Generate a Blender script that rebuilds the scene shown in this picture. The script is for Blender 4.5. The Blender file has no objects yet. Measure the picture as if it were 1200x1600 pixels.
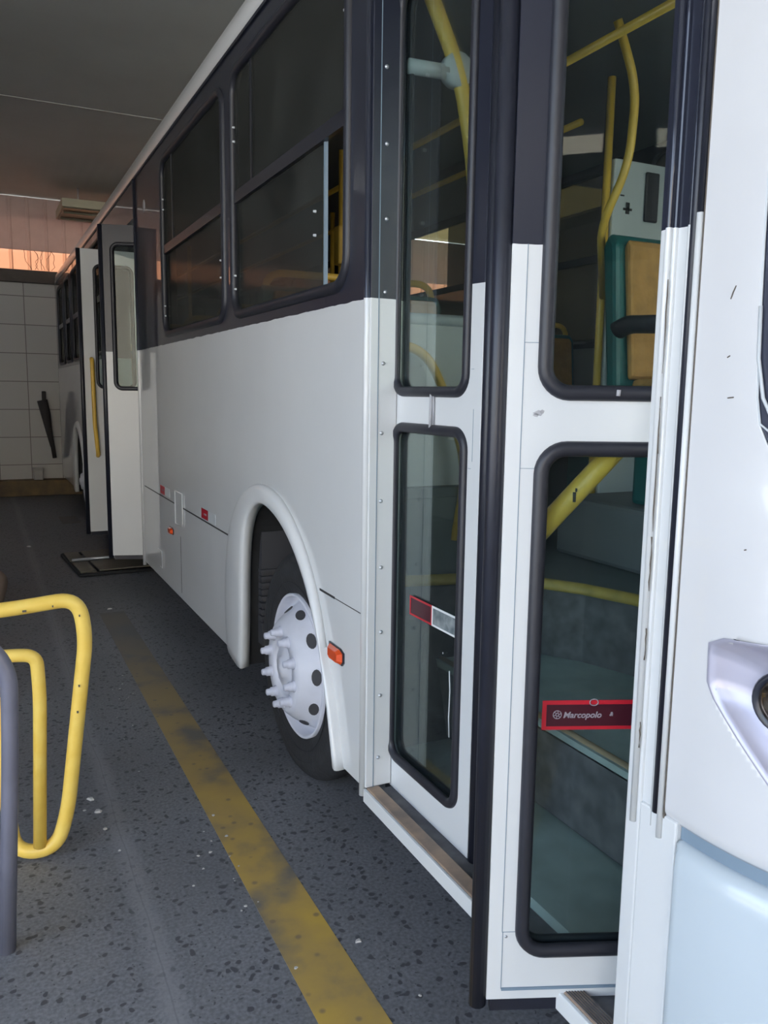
import bpy, bmesh, math, random
from mathutils import Vector, Matrix
random.seed(7)
PI = math.pi
sc = bpy.context.scene
C = sc.collection

# ------------------------------------------------------------------ camera
cam_d = bpy.data.cameras.new('camera')
cam = bpy.data.objects.new('camera', cam_d); C.objects.link(cam); sc.camera = cam
cam_d.sensor_fit = 'VERTICAL'; cam_d.sensor_height = 24.0
cam_d.lens = 24.0 * 1272.46 / 1600.0
cam_d.clip_start = 0.02; cam_d.clip_end = 300
Rm = ((0.89699713, -0.05174983, 0.43899669), (-0.44182193, -0.1358916, 0.88675073), (0.01376676, -0.98937123, -0.14475859))
m3 = Matrix([[r[0], -r[1], -r[2]] for r in Rm])
cam.matrix_world = Matrix.Translation((-1.08, 0, 1.6)) @ m3.to_4x4()

# ------------------------------------------------------------------ light and exposure
world = bpy.data.worlds.new('world'); sc.world = world; world.use_nodes = True
wn = world.node_tree; wn.nodes.clear()
sky = wn.nodes.new('ShaderNodeTexSky'); sky.sky_type = 'NISHITA'; sky.sun_disc = False
sky.sun_elevation = math.radians(52); sky.sun_rotation = math.radians(28); sky.air_density = 1.0; sky.dust_density = 2.0
bg = wn.nodes.new('ShaderNodeBackground'); bg.inputs[1].default_value = 0.55
wo = wn.nodes.new('ShaderNodeOutputWorld')
hs = wn.nodes.new('ShaderNodeHueSaturation'); hs.inputs['Saturation'].default_value = .68
wn.links.new(sky.outputs[0], hs.inputs['Color']); wn.links.new(hs.outputs[0], bg.inputs[0]); wn.links.new(bg.outputs[0], wo.inputs[0])
sd = bpy.data.lights.new('sun', 'SUN'); sd.energy = 9.0; sd.angle = 0.01; sd.color = (1.0, .95, .88)
sun = bpy.data.objects.new('sun', sd); C.objects.link(sun)
sun.rotation_euler = (Vector((-0.42, -0.8, -1.35))).to_track_quat('-Z', 'Y').to_euler()
for i, (x0, x1) in enumerate(((-4.2, -1.9), (.6, 8.0))):      # daylight portals in the open front of the garage
    pd = bpy.data.lights.new('daylight_portal', 'AREA'); pd.shape = 'RECTANGLE'; pd.size = x1 - x0; pd.size_y = 4.2
    pd.cycles.is_portal = True
    po = bpy.data.objects.new('daylight_portal', pd); C.objects.link(po)
    po.location = ((x0 + x1) / 2, -2.95, 2.15); po.rotation_euler = (PI / 2, 0, 0)
pd = bpy.data.lights.new('side_daylight_portal', 'AREA'); pd.shape = 'RECTANGLE'; pd.size = 4.9; pd.size_y = 3.95; pd.cycles.is_portal = True
po = bpy.data.objects.new('side_daylight_portal', pd); C.objects.link(po); po.location = (-4.22, -.35, 1.97); po.rotation_euler = (PI / 2, 0, -PI / 2)
sc.view_settings.view_transform = 'Standard'; sc.view_settings.look = 'None'
sc.cycles.transparent_max_bounces = 24; sc.cycles.max_bounces = 10; sc.cycles.diffuse_bounces = 6
sc.view_settings.gamma = 1.0; sc.view_settings.use_curve_mapping = False
sc.view_settings.exposure = 1.16

# ------------------------------------------------------------------ materials
def mat(name, col, rough=.5, metal=0., coat=0., spec=.5, noise=0., nscale=8., bump=0., bscale=60., ntint=None):
    m = bpy.data.materials.new(name); m.use_nodes = True
    nt = m.node_tree; b = nt.nodes['Principled BSDF']
    b.inputs['Roughness'].default_value = rough; b.inputs['Metallic'].default_value = metal
    b.inputs['Coat Weight'].default_value = coat; b.inputs['Coat Roughness'].default_value = .03; b.inputs['Coat IOR'].default_value = 1.5
    b.inputs['Specular IOR Level'].default_value = spec
    tc = nt.nodes.new('ShaderNodeTexCoord')
    n = nt.nodes.new('ShaderNodeTexNoise'); n.inputs['Scale'].default_value = nscale; n.inputs['Detail'].default_value = 5
    nt.links.new(tc.outputs['Object'], n.inputs['Vector'])
    cr = nt.nodes.new('ShaderNodeValToRGB')
    c2 = ntint or [c * (1 - max(noise, .03)) for c in col]
    cr.color_ramp.elements[0].position = .3; cr.color_ramp.elements[1].position = .7
    cr.color_ramp.elements[0].color = (*c2, 1); cr.color_ramp.elements[1].color = (*col, 1)
    nt.links.new(n.outputs[0], cr.inputs[0]); nt.links.new(cr.outputs[0], b.inputs['Base Color'])
    if bump:
        n2 = nt.nodes.new('ShaderNodeTexNoise'); n2.inputs['Scale'].default_value = bscale
        nt.links.new(tc.outputs['Object'], n2.inputs['Vector'])
        bp = nt.nodes.new('ShaderNodeBump'); bp.inputs['Strength'].default_value = bump; bp.inputs['Distance'].default_value = .01
        nt.links.new(n2.outputs[0], bp.inputs['Height']); nt.links.new(bp.outputs[0], b.inputs['Normal'])
    m['ramp'] = cr.name
    return m

def two_tone(name, belt=1.885, top=3.09, coat=.9, crough=.02):
    """white lower body, dark navy window band above the belt line (hand masked edge)"""
    m = mat(name, (.69, .705, .71), .34, coat=coat, noise=.05, nscale=2.2, spec=.3)
    nt = m.node_tree; b = nt.nodes['Principled BSDF']; b.inputs['Coat Roughness'].default_value = crough
    tc = nt.nodes.new('ShaderNodeTexCoord'); sp = nt.nodes.new('ShaderNodeSeparateXYZ')
    nt.links.new(tc.outputs['Object'], sp.inputs[0])
    n = nt.nodes.new('ShaderNodeTexNoise'); n.inputs['Scale'].default_value = 9; nt.links.new(tc.outputs['Object'], n.inputs['Vector'])
    ma = nt.nodes.new('ShaderNodeMath'); ma.operation = 'MULTIPLY_ADD'; ma.inputs[1].default_value = .012
    nt.links.new(n.outputs[0], ma.inputs[0]); nt.links.new(sp.outputs[2], ma.inputs[2])
    gt = nt.nodes.new('ShaderNodeMath'); gt.operation = 'GREATER_THAN'; gt.inputs[1].default_value = belt + .006
    nt.links.new(ma.outputs[0], gt.inputs[0])
    lt = nt.nodes.new('ShaderNodeMath'); lt.operation = 'LESS_THAN'; lt.inputs[1].default_value = top
    nt.links.new(sp.outputs[2], lt.inputs[0])
    mu = nt.nodes.new('ShaderNodeMath'); mu.operation = 'MULTIPLY'
    nt.links.new(gt.outputs[0], mu.inputs[0]); nt.links.new(lt.outputs[0], mu.inputs[1])
    mx = nt.nodes.new('ShaderNodeMix'); mx.data_type = 'RGBA'
    nt.links.new(mu.outputs[0], mx.inputs[0]); nt.links.new(nt.nodes[m['ramp']].outputs[0], mx.inputs[6])
    mx.inputs[7].default_value = (.018, .021, .036, 1)
    nt.links.new(mx.outputs[2], b.inputs['Base Color'])
    return m

def glass(name, tint, refl=1.0, haze=.02, rough=.01, dcol=(.35, .4, .42)):
    m = bpy.data.materials.new(name); m.use_nodes = True; nt = m.node_tree; nt.nodes.clear()
    o = nt.nodes.new('ShaderNodeOutputMaterial'); t = nt.nodes.new('ShaderNodeBsdfTransparent'); t.inputs[0].default_value = (*tint, 1)
    g = nt.nodes.new('ShaderNodeBsdfGlossy'); g.inputs['Roughness'].default_value = rough
    df = nt.nodes.new('ShaderNodeBsdfDiffuse'); df.inputs[0].default_value = (*dcol, 1)
    n = nt.nodes.new('ShaderNodeTexNoise'); n.inputs['Scale'].default_value = 3; n.inputs['Detail'].default_value = 6
    tc = nt.nodes.new('ShaderNodeTexCoord'); nt.links.new(tc.outputs['Object'], n.inputs['Vector'])
    dm = nt.nodes.new('ShaderNodeMath'); dm.operation = 'MULTIPLY'; dm.inputs[1].default_value = haze; nt.links.new(n.outputs[0], dm.inputs[0])
    mx0 = nt.nodes.new('ShaderNodeMixShader'); nt.links.new(dm.outputs[0], mx0.inputs[0]); nt.links.new(t.outputs[0], mx0.inputs[1]); nt.links.new(df.outputs[0], mx0.inputs[2])
    fr = nt.nodes.new('ShaderNodeFresnel'); fr.inputs[0].default_value = 1.45
    fm = nt.nodes.new('ShaderNodeMath'); fm.operation = 'MULTIPLY'; fm.inputs[1].default_value = refl; nt.links.new(fr.outputs[0], fm.inputs[0])
    mx = nt.nodes.new('ShaderNodeMixShader')
    nt.links.new(fm.outputs[0], mx.inputs[0]); nt.links.new(mx0.outputs[0], mx.inputs[1]); nt.links.new(g.outputs[0], mx.inputs[2]); nt.links.new(mx.outputs[0], o.inputs[0])
    return m

M = dict(
    body=two_tone('body_paint'), leafpaint=two_tone('leaf_paint', coat=.3, crough=.25),
    white=mat('white_paint', (.72, .735, .74), .3, coat=.4, noise=.04, nscale=3),
    front=mat('front_white_paint', (.68, .68, .69), .22, coat=.6, noise=.04, nscale=4),
    bumper=mat('bumper_white_paint', (.56, .63, .68), .25, coat=.6, noise=.03, nscale=4),
    groove=mat('groove_grey_blue', (.20, .27, .34), .5),
    rubber=mat('black_rubber', (.022, .023, .032), .42, noise=.25, nscale=12),
    seal=mat('door_edge_rubber', (.018, .020, .032), .36, noise=.3, nscale=9),
    trimblack=mat('black_trim', (.016, .018, .028), .3, coat=.2),
    doorglass=glass('door_glass', (.82, .89, .88), .5, .015),
    sideglass=glass('tinted_glass', (.40, .40, .37), .16, .30, .10, (.17, .18, .17)),  # diffuse grey mixed in as an even haze over the panes
    windscreen=glass('windscreen_glass', (.75, .80, .82), .9, .03),
    tyre=mat('tyre_rubber', (.030, .031, .034), .7, noise=.3, nscale=20, bump=.2, bscale=60),
    rim=mat('rim_white_paint', (.66, .68, .76), .45, noise=.12, nscale=10),
    nut=mat('nut_white_paint', (.60, .62, .72), .5, noise=.2, nscale=30),
    dark=mat('dark_underbody', (.022, .023, .025), .8, noise=.4, nscale=9),
    hole=mat('wheel_vent_shadow_metal', (.05, .05, .055), .8),
    alu=mat('aluminium_edge', (.62, .64, .66), .35, metal=.5, noise=.15, nscale=20),
    wood=mat('worn_tan_tread', (.42, .29, .20), .5, noise=.35, nscale=14, ntint=(.22, .17, .14)),
    stepdark=mat('dark_step_rubber', (.05, .052, .06), .6, noise=.5, nscale=18, ntint=(.12, .12, .13)),
    steptread=mat('grey_green_step_sheet', (.34, .42, .41), .42, noise=.35, nscale=6),
    yellow=mat('yellow_rail_paint', (.92, .68, .16), .35, noise=.08, nscale=14, ntint=(.86, .58, .10)),
    yellowi=mat('yellow_pole_paint', (.78, .50, .08), .35, noise=.15, nscale=8),
    yellowedge=mat('yellow_step_edge', (.50, .36, .08), .5, noise=.4, nscale=12),
    greytube=mat('grey_tube_paint', (.17, .175, .23), .35, noise=.2, nscale=9),
    orange=mat('orange_seat_fabric', (.52, .27, .08), .85, noise=.25, nscale=20, bump=.2),
    teal=mat('teal_seat_shell', (.015, .13, .13), .4, noise=.2, nscale=6),
    armrest=mat('black_armrest', (.02, .02, .028), .5),
    panel=mat('light_grey_partition', (.52, .56, .57), .5, noise=.08, nscale=3),
    paneltube=mat('pale_tube', (.50, .57, .60), .3),
    inner=mat('interior_lining', (.16, .17, .18), .6, noise=.1, nscale=3),
    innerfloor=mat('interior_floor_sheet', (.12, .15, .15), .5, noise=.3, nscale=5),
    rivet=mat('rivet_head', (.55, .57, .60), .3, metal=.7),
    amber=mat('amber_marker_lens', (.85, .10, .02), .15, coat=.8, noise=.2, nscale=40),
    red=mat('red_sticker', (.50, .015, .03), .35, noise=.1), redsoft=mat('dark_red_sticker', (.055, .008, .016), .3),
    whitest=mat('white_sticker', (.78, .80, .80), .35), greyst=mat('pale_grey_reflector', (.55, .58, .60), .35),
    inkwhite=mat('faded_white_print', (.30, .27, .30), .5), inkblack=mat('black_print', (.03, .03, .03), .6),
    silver=mat('silver_headlight_housing', (.44, .43, .52), .28, metal=.25, coat=.4), chrome=mat('chrome', (.75, .74, .72), .08, metal=1.),
    lens=mat('lamp_reflector', (.42, .36, .28), .1, metal=.9, noise=.6, nscale=60, ntint=(.06, .04, .04)),
    paint_chip=mat('chipped_primer', (.12, .10, .08), .8), scuff=mat('grey_scuff', (.42, .42, .44), .7),
)

# ------------------------------------------------------------------ mesh helpers
def link(name, me, m, parent=None, smooth=False):
    o = bpy.data.objects.new(name, me); C.objects.link(o)
    if m is not None:
        ms = m if isinstance(m, (list, tuple)) else [m]
        for k in ms: me.materials.append(k)
    if smooth:
        for p in me.polygons: p.use_smooth = True
    if parent is not None: o.parent = parent
    return o

def tag(o, label=None, cat=None, group=None, kind=None):
    if label: o['label'] = label
    if cat: o['category'] = cat
    if group: o['group'] = group
    if kind: o['kind'] = kind
    return o

class MB:
    def __init__(s): s.v = []; s.f = []; s.mi = []; s.sm = []
    def add(s, vs, fs, mi=0, sm=False):
        b = len(s.v); s.v += [tuple(v) for v in vs]; s.f += [tuple(i + b for i in f) for f in fs]
        s.mi += [mi] * len(fs); s.sm += [sm] * len(fs); return s
    def box(s, a, b, mi=0):
        x0, y0, z0 = a; x1, y1, z1 = b
        vs = [(x0,y0,z0),(x1,y0,z0),(x1,y1,z0),(x0,y1,z0),(x0,y0,z1),(x1,y0,z1),(x1,y1,z1),(x0,y1,z1)]
        return s.add(vs, [(0,3,2,1),(4,5,6,7),(0,1,5,4),(1,2,6,5),(2,3,7,6),(3,0,4,7)], mi)
    def prism(s, loop, off, mi=0):
        n = len(loop); off = Vector(off)
        vs = [Vector(p) for p in loop] + [Vector(p) + off for p in loop]
        return s.add(vs, [tuple(range(n))[::-1], tuple(range(n, 2*n))] + [(i, (i+1) % n, n+(i+1) % n, n+i) for i in range(n)], mi)
    def tube(s, pts, r, closed=False, n=12, mi=0, sy=1.0, flat=None):
        pts = [Vector(p) for p in pts]; N = len(pts); rings = []
        prev = None
        for i in range(N):
            if closed: t = pts[(i+1) % N] - pts[i-1]
            else: t = pts[min(i+1, N-1)] - pts[max(i-1, 0)]
            t.normalize()
            if flat is not None:
                a = t.cross(Vector(flat)).normalized(); b = Vector(flat).normalized()
            else:
                if prev is None:
                    a = t.orthogonal().normalized()
                else:
                    a = (prev - t * prev.dot(t)).normalized()
                prev = a; b = t.cross(a)
            rr = r[i] if isinstance(r, (list, tuple)) else r
            rings.append([pts[i] + a * rr * math.cos(2*PI*k/n) + b * rr * sy * math.sin(2*PI*k/n) for k in range(n)])
        vs = [v for rg in rings for v in rg]; fs = []
        for i in range(N if closed else N-1):
            j = (i+1) % N
            for k in range(n):
                fs.append((i*n+k, i*n+(k+1) % n, j*n+(k+1) % n, j*n+k))
        if not closed: fs += [tuple(range(n))[::-1], tuple((N-1)*n+k for k in range(n))]
        return s.add(vs, fs, mi, True)
    def lathe(s, prof, center, axis='x', n=48, mi=0, closed=False):
        vs = []; fs = []
        for (h, r) in prof:
            for k in range(n):
                a = 2*PI*k/n; c, q = r*math.cos(a), r*math.sin(a)
                vs.append((center[0]+h, center[1]+c, center[2]+q) if axis == 'x' else ((center[0]+c, center[1]+h, center[2]+q) if axis == 'y' else (center[0]+c, center[1]+q, center[2]+h)))
        m = len(prof)
        for i in range(m-1):
            for k in range(n): fs.append((i*n+k, i*n+(k+1) % n, (i+1)*n+(k+1) % n, (i+1)*n+k))
        return s.add(vs, fs, mi, True)
    def build(s, name, m, parent=None, bevel=0.):
        me = bpy.data.meshes.new(name); me.from_pydata(s.v, [], s.f)
        o = link(name, me, m, parent)
        for p, k, q in zip(me.polygons, s.mi, s.sm): p.material_index = k; p.use_smooth = q
        bm = bmesh.new(); bm.from_mesh(me); bmesh.ops.recalc_face_normals(bm, faces=bm.faces); bm.to_mesh(me); bm.free()
        if bevel:
            bv = o.modifiers.new('bevel', 'BEVEL'); bv.width = bevel; bv.segments = 2; bv.limit_method = 'ANGLE'
        return o

def rrect(x0, z0, x1, z1, r, n=6):
    out = []
    for cx, cz, a0 in ((x1-r, z1-r, 0), (x0+r, z1-r, 90), (x0+r, z0+r, 180), (x1-r, z0+r, 270)):
        for k in range(n+1):
            a = math.radians(a0 + 90*k/n); out.append((cx + r*math.cos(a), cz + r*math.sin(a)))
    return out

def fillet(pts, r, n=6, closed=False):
    pts = [Vector(p) for p in pts]; out = []; N = len(pts)
    for i, p in enumerate(pts):
        if not closed and i in (0, N-1): out.append(p); continue
        a, b = pts[i-1] - p, pts[(i+1) % N] - p
        d = min(r, a.length*.49, b.length*.49); A = p + a.normalized()*d; B = p + b.normalized()*d
        for k in range(n+1):
            t = k/n; out.append(A*(1-t)**2 + p*2*t*(1-t) + B*t*t)
    return out

def plate(name, outer, holes, y0, y1, m, parent=None, axes='xz', bevel=0.):
    """flat sheet with real cut-outs; loops are 2-D, thickness runs y0..y1 along the third axis"""
    cu = bpy.data.curves.new('tmp', 'CURVE'); cu.dimensions = '2D'; cu.fill_mode = 'BOTH'; cu.extrude = .5
    for lp in [outer] + list(holes):
        sp = cu.splines.new('POLY'); sp.points.add(len(lp)-1); sp.use_cyclic_u = True
        for q, (a, b) in zip(sp.points, lp): q.co = (a, b, 0, 1)
    co = bpy.data.objects.new('tmp', cu); C.objects.link(co)
    bpy.context.view_layer.update()
    me = bpy.data.meshes.new_from_object(co.evaluated_get(bpy.context.evaluated_depsgraph_get()))
    bpy.data.objects.remove(co); bpy.data.curves.remove(cu)
    me.materials.clear()
    for v in me.vertices:
        a, b, h = v.co; t = y0 + (h + .5)*(y1 - y0)
        v.co = (a, t, b) if axes == 'xz' else (t, a, b)
    bm = bmesh.new(); bm.from_mesh(me); bmesh.ops.remove_doubles(bm, verts=bm.verts, dist=1e-5)
    bmesh.ops.recalc_face_normals(bm, faces=bm.faces); bm.to_mesh(me); bm.free()
    me.name = name
    return link(name, me, m, parent)

# ================================================================== THE GARAGE
Z_C = 4.35; Y_W = 13.45
def structure(o, label=None): return tag(o, label, kind='structure')

# floor: dark granite-chip screed
fm = bpy.data.materials.new('granite_screed_floor'); fm.use_nodes = True; nt = fm.node_tree; b = nt.nodes['Principled BSDF']
tc = nt.nodes.new('ShaderNodeTexCoord')
def N(t, **k):
    n = nt.nodes.new(t)
    for a, v in k.items(): setattr(n, a, v)
    return n
def ramp(src, stops):
    r = N('ShaderNodeValToRGB'); nt.links.new(src, r.inputs[0])
    while len(r.color_ramp.elements) < len(stops): r.color_ramp.elements.new(.5)
    for e, (p, c) in zip(r.color_ramp.elements, stops): e.position = p; e.color = (*c, 1) if len(c) == 3 else c
    return r.outputs[0]
def mixc(f, a, b_, mode='MIX'):
    m = N('ShaderNodeMix', data_type='RGBA', blend_type=mode)
    if isinstance(f, float): m.inputs[0].default_value = f
    else: nt.links.new(f, m.inputs[0])
    for s_, v in ((6, a), (7, b_)):
        if isinstance(v, tuple): m.inputs[s_].default_value = (*v, 1)
        else: nt.links.new(v, m.inputs[s_])
    return m.outputs[2]
dist = N('ShaderNodeTexNoise'); dist.inputs['Scale'].default_value = 18; nt.links.new(tc.outputs['Object'], dist.inputs['Vector'])
vm = N('ShaderNodeVectorMath', operation='MULTIPLY_ADD'); vm.inputs[1].default_value = (.05, .05, .05)
nt.links.new(dist.outputs[1], vm.inputs[0]); nt.links.new(tc.outputs['Object'], vm.inputs[2])
vo = N('ShaderNodeTexVoronoi'); vo.inputs['Scale'].default_value = 33; nt.links.new(vm.outputs[0], vo.inputs['Vector'])
chips = ramp(vo.outputs['Distance'], [(.26, (1, 1, 1)), (.36, (0, 0, 0))])
sel = ramp(vo.outputs['Color'], [(.40, (0, 0, 0)), (.44, (1, 1, 1))])
cm = N('ShaderNodeMath', operation='MULTIPLY'); nt.links.new(chips, cm.inputs[0]); nt.links.new(sel, cm.inputs[1])
big = N('ShaderNodeTexNoise'); big.inputs['Scale'].default_value = 1.3; big.inputs['Detail'].default_value = 6; nt.links.new(tc.outputs['Object'], big.inputs['Vector'])
base = ramp(big.outputs[0], [(.3, (.15, .155, .168)), (.7, (.22, .225, .242))])
fine = N('ShaderNodeTexNoise'); fine.inputs['Scale'].default_value = 90; fine.inputs['Detail'].default_value = 4; nt.links.new(tc.outputs['Object'], fine.inputs['Vector'])
fc = ramp(fine.outputs[0], [(.35, (.75, .75, .75)), (.65, (1.15, 1.15, 1.15))])
base = mixc(1.0, base, fc, 'MULTIPLY')
col = mixc(cm.outputs[0], base, (.070, .072, .082))
vo2 = N('ShaderNodeTexVoronoi'); vo2.inputs['Scale'].default_value = 58; nt.links.new(vm.outputs[0], vo2.inputs['Vector'])
c2 = ramp(vo2.outputs['Distance'], [(.16, (1, 1, 1)), (.24, (0, 0, 0))]); s2 = ramp(vo2.outputs['Color'], [(.60, (0, 0, 0)), (.64, (1, 1, 1))])
cm2 = N('ShaderNodeMath', operation='MULTIPLY'); nt.links.new(c2, cm2.inputs[0]); nt.links.new(s2, cm2.inputs[1])
col = mixc(cm2.outputs[0], col, (.08, .08, .09))
# straight repair seam with pale smear
sx = N('ShaderNodeSeparateXYZ'); nt.links.new(tc.outputs['Object'], sx.inputs[0])
wob = N('ShaderNodeMath', operation='MULTIPLY_ADD'); wob.inputs[1].default_value = .05; nt.links.new(big.outputs[0], wob.inputs[0]); nt.links.new(sx.outputs[0], wob.inputs[2])
cen = N('ShaderNodeMath', operation='ADD'); cen.inputs[1].default_value = .70 - .025; nt.links.new(wob.outputs[0], cen.inputs[0])
ab = N('ShaderNodeMath', operation='ABSOLUTE'); nt.links.new(cen.outputs[0], ab.inputs[0])
sm_ = ramp(ab.outputs[0], [(.0, (.55, .55, .55)), (.05, (0, 0, 0))])
col = mixc(sm_, col, (.30, .30, .32))
sl = ramp(ab.outputs[0], [(.001, (.3, .3, .3)), (.003, (0, 0, 0))])
col = mixc(sl, col, (.04, .04, .05))
nt.links.new(col, b.inputs['Base Color'])
rr = ramp(big.outputs[0], [(.3, (.42, .42, .42)), (.7, (.6, .6, .6))]); nt.links.new(rr, b.inputs['Roughness'])
bp = N('ShaderNodeBump'); bp.inputs['Strength'].default_value = .15; bp.inputs['Distance'].default_value = .004
nt.links.new(fine.outputs[0], bp.inputs['Height']); nt.links.new(bp.outputs[0], b.inputs['Normal'])
structure(MB().box((-4.2, -3.0, -.12), (8, Y_W + .2, 0)).build('floor', fm), 'dark grey granite-chip screed floor of the garage')

# outdoor yard in front
yard = mat('yard_concrete', (.46, .46, .46), .8, noise=.15, nscale=1)
structure(MB().box((-30, -40, -.14), (30, -3.0, -.005)).build('trim_9', yard), 'pale concrete yard outside the open front')
structure(MB().box((-40, -3.0, -.14), (-4.25, 40, -.02)).build('trim_10', yard), 'pale concrete yard beside the garage')
structure(MB().box((8, -3.0, -.14), (40, 40, -.02)).build('trim_11', yard), 'pale concrete yard on the far side')

# ceiling with sheet ribs and a seam
cmx = mat('ceiling_sheet', (.50, .52, .50), .7, noise=.12, nscale=1.2)
nt = cmx.node_tree; b = nt.nodes['Principled BSDF']; tcx = N('ShaderNodeTexCoord'); wv = N('ShaderNodeTexWave', wave_type='BANDS', bands_direction='X')
wv.inputs['Scale'].default_value = 2.2; nt.links.new(tcx.outputs['Object'], wv.inputs['Vector'])
bp = N('ShaderNodeBump'); bp.inputs['Strength'].default_value = .15; bp.inputs['Distance'].default_value = .01
nt.links.new(wv.outputs[0], bp.inputs['Height']); nt.links.new(bp.outputs[0], b.inputs['Normal'])
structure(MB().box((-4.2, -3.2, Z_C), (8, 9.0, Z_C + .12)).box((-4.2, 9.015, Z_C + .012), (4.6, Y_W + .2, Z_C + .12)).box((7.4, 9.015, Z_C + .012), (8, Y_W + .2, Z_C + .12)).build('ceiling', cmx), 'dull grey sheet ceiling with a cross seam')
structure(MB().box((-4.2, 8.99, Z_C - .006), (8, 9.012, Z_C + .01)).build('trim_1', mat('pale_seam_strip', (.45, .46, .44), .5)), 'thin pale seam strip across the ceiling')

# back wall: tiles, beam, translucent sheets, upper sheet
tm = bpy.data.materials.new('large_wall_tiles'); tm.use_nodes = True; nt = tm.node_tree; b = nt.nodes['Principled BSDF']
tc = N('ShaderNodeTexCoord'); mp = N('ShaderNodeMapping'); mp.inputs['Rotation'].default_value = (PI/2, 0, 0); mp.inputs['Location'].default_value = (.41, .032, 0)
nt.links.new(tc.outputs['Object'], mp.inputs[0])
br = N('ShaderNodeTexBrick'); br.offset = 0.0; br.inputs['Scale'].default_value = 1.0
br.inputs['Brick Width'].default_value = .44; br.inputs['Row Height'].default_value = .4157; br.inputs['Mortar Size'].default_value = .006
br.inputs['Color1'].default_value = (.62, .60, .57, 1); br.inputs['Color2'].default_value = (.58, .57, .55, 1); br.inputs['Mortar'].default_value = (.22, .20, .19, 1)
nt.links.new(mp.outputs[0], br.inputs['Vector']); nt.links.new(br.outputs[0], b.inputs['Base Color']); b.inputs['Roughness'].default_value = .35
structure(MB().box((-4.2, Y_W, 0), (8, Y_W + .2, 3.13)).build('wall_back', tm), 'back wall of large white tiles with dark joints')
structure(MB().box((-4.2, Y_W - .09, 3.13), (8, Y_W + .2, 3.31)).build('trim_2', mat('brown_beam', (.12, .10, .09), .6, noise=.2), bevel=.008), 'dark beam between the tiles and the light strip')
def ribbed(z0, z1, name, m, label, y=Y_W + .05, dp=.03):
    v = []; x = -4.2; pit = .245
    while x < 8:
        for dx, dy in ((0, 0), (.19, 0), (.205, -dp), (.23, -dp)): v.append((x + dx, y + dy))
        x += pit
    vs = [(a, b_, z0) for a, b_ in v] + [(a, b_, z1) for a, b_ in v]; n = len(v)
    o = MB().add(vs, [(i, i+1, n+i+1, n+i) for i in range(n-1)]).build(name, m)
    so = o.modifiers.new('solid', 'SOLIDIFY'); so.thickness = .004
    structure(o, label)
ribbed(3.60, Z_C, 'wall_upper', mat('pink_grey_sheet', (.50, .43, .41), .6, noise=.1), 'ribbed pale pinkish sheet under the ceiling', Y_W + .02, .010)
nt = bpy.data.materials['pink_grey_sheet'].node_tree; b = nt.nodes['Principled BSDF']; o_ = nt.nodes['Material Output']
t_ = N('ShaderNodeBsdfTranslucent'); t_.inputs[0].default_value = (.75, .55, .48, 1); m_ = N('ShaderNodeMixShader'); m_.inputs[0].default_value = .16
nt.links.new(b.outputs[0], m_.inputs[1]); nt.links.new(t_.outputs[0], m_.inputs[2]); nt.links.new(m_.outputs[0], o_.inputs[0])
tr = bpy.data.materials.new('translucent_sheet'); tr.use_nodes = True; nt = tr.node_tree; nt.nodes.clear()
o_ = N('ShaderNodeOutputMaterial'); t_ = N('ShaderNodeBsdfTranslucent'); t_.inputs[0].default_value = (.46, .31, .23, 1); d_ = N('ShaderNodeBsdfDiffuse'); d_.inputs[0].default_value = (.6, .42, .35, 1)
m_ = N('ShaderNodeMixShader'); m_.inputs[0].default_value = .2; nt.links.new(t_.outputs[0], m_.inputs[1]); nt.links.new(d_.outputs[0], m_.inputs[2]); nt.links.new(m_.outputs[0], o_.inputs[0])
ribbed(3.31, 3.62, 'window_1', tr, 'backlit orange-pink translucent ribbed strip', Y_W + .05)
sk_m = bpy.data.materials.new('added_skylight_sheet'); sk_m.use_nodes = True; nt = sk_m.node_tree; nt.nodes.clear()
o_ = N('ShaderNodeOutputMaterial'); t_ = N('ShaderNodeBsdfTranslucent'); t_.inputs[0].default_value = (.30, .26, .17, 1); d_ = N('ShaderNodeBsdfDiffuse'); d_.inputs[0].default_value = (.5, .46, .36, 1)
m_ = N('ShaderNodeMixShader'); m_.inputs[0].default_value = .3; nt.links.new(t_.outputs[0], m_.inputs[1]); nt.links.new(d_.outputs[0], m_.inputs[2]); nt.links.new(m_.outputs[0], o_.inputs[0])
structure(MB().box((4.6, 9.015, Z_C + .05), (7.4, Y_W + .2, Z_C + .055)).build('window_3', sk_m), 'cream translucent skylight sheets added beyond the bus for light')  # unseen skylight added for light and a bright patch through the bus
structure(MB().box((4.6, 11.3, Z_C), (7.4, 11.36, Z_C + .05)).build('trim_7', M['dark']), 'dark purlin under the added skylight')
vine = MB()
for k in range(7):
    x = -.28 + .045*k; z = 3.33; p = []
    for j in range(6): p.append((x, Y_W - .015 + random.uniform(-.01, .01), z)); x += random.uniform(-.05, .05); z += .055
    vine.tube(p, .0035, n=5)
tag(vine.build('dry_vine', mat('dry_vine', (.10, .06, .04), .8)), 'tangle of dry vine twigs over the orange light strip', 'plant')
structure(MB().box((-4.2, Y_W - .28, 0), (8, Y_W, .23)).build('trim_3', mat('ochre_kerb', (.24, .16, .07), .7, noise=.4, nscale=5, ntint=(.12, .09, .06)), bevel=.01), 'worn ochre kerb along the foot of the tiled wall')

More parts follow.
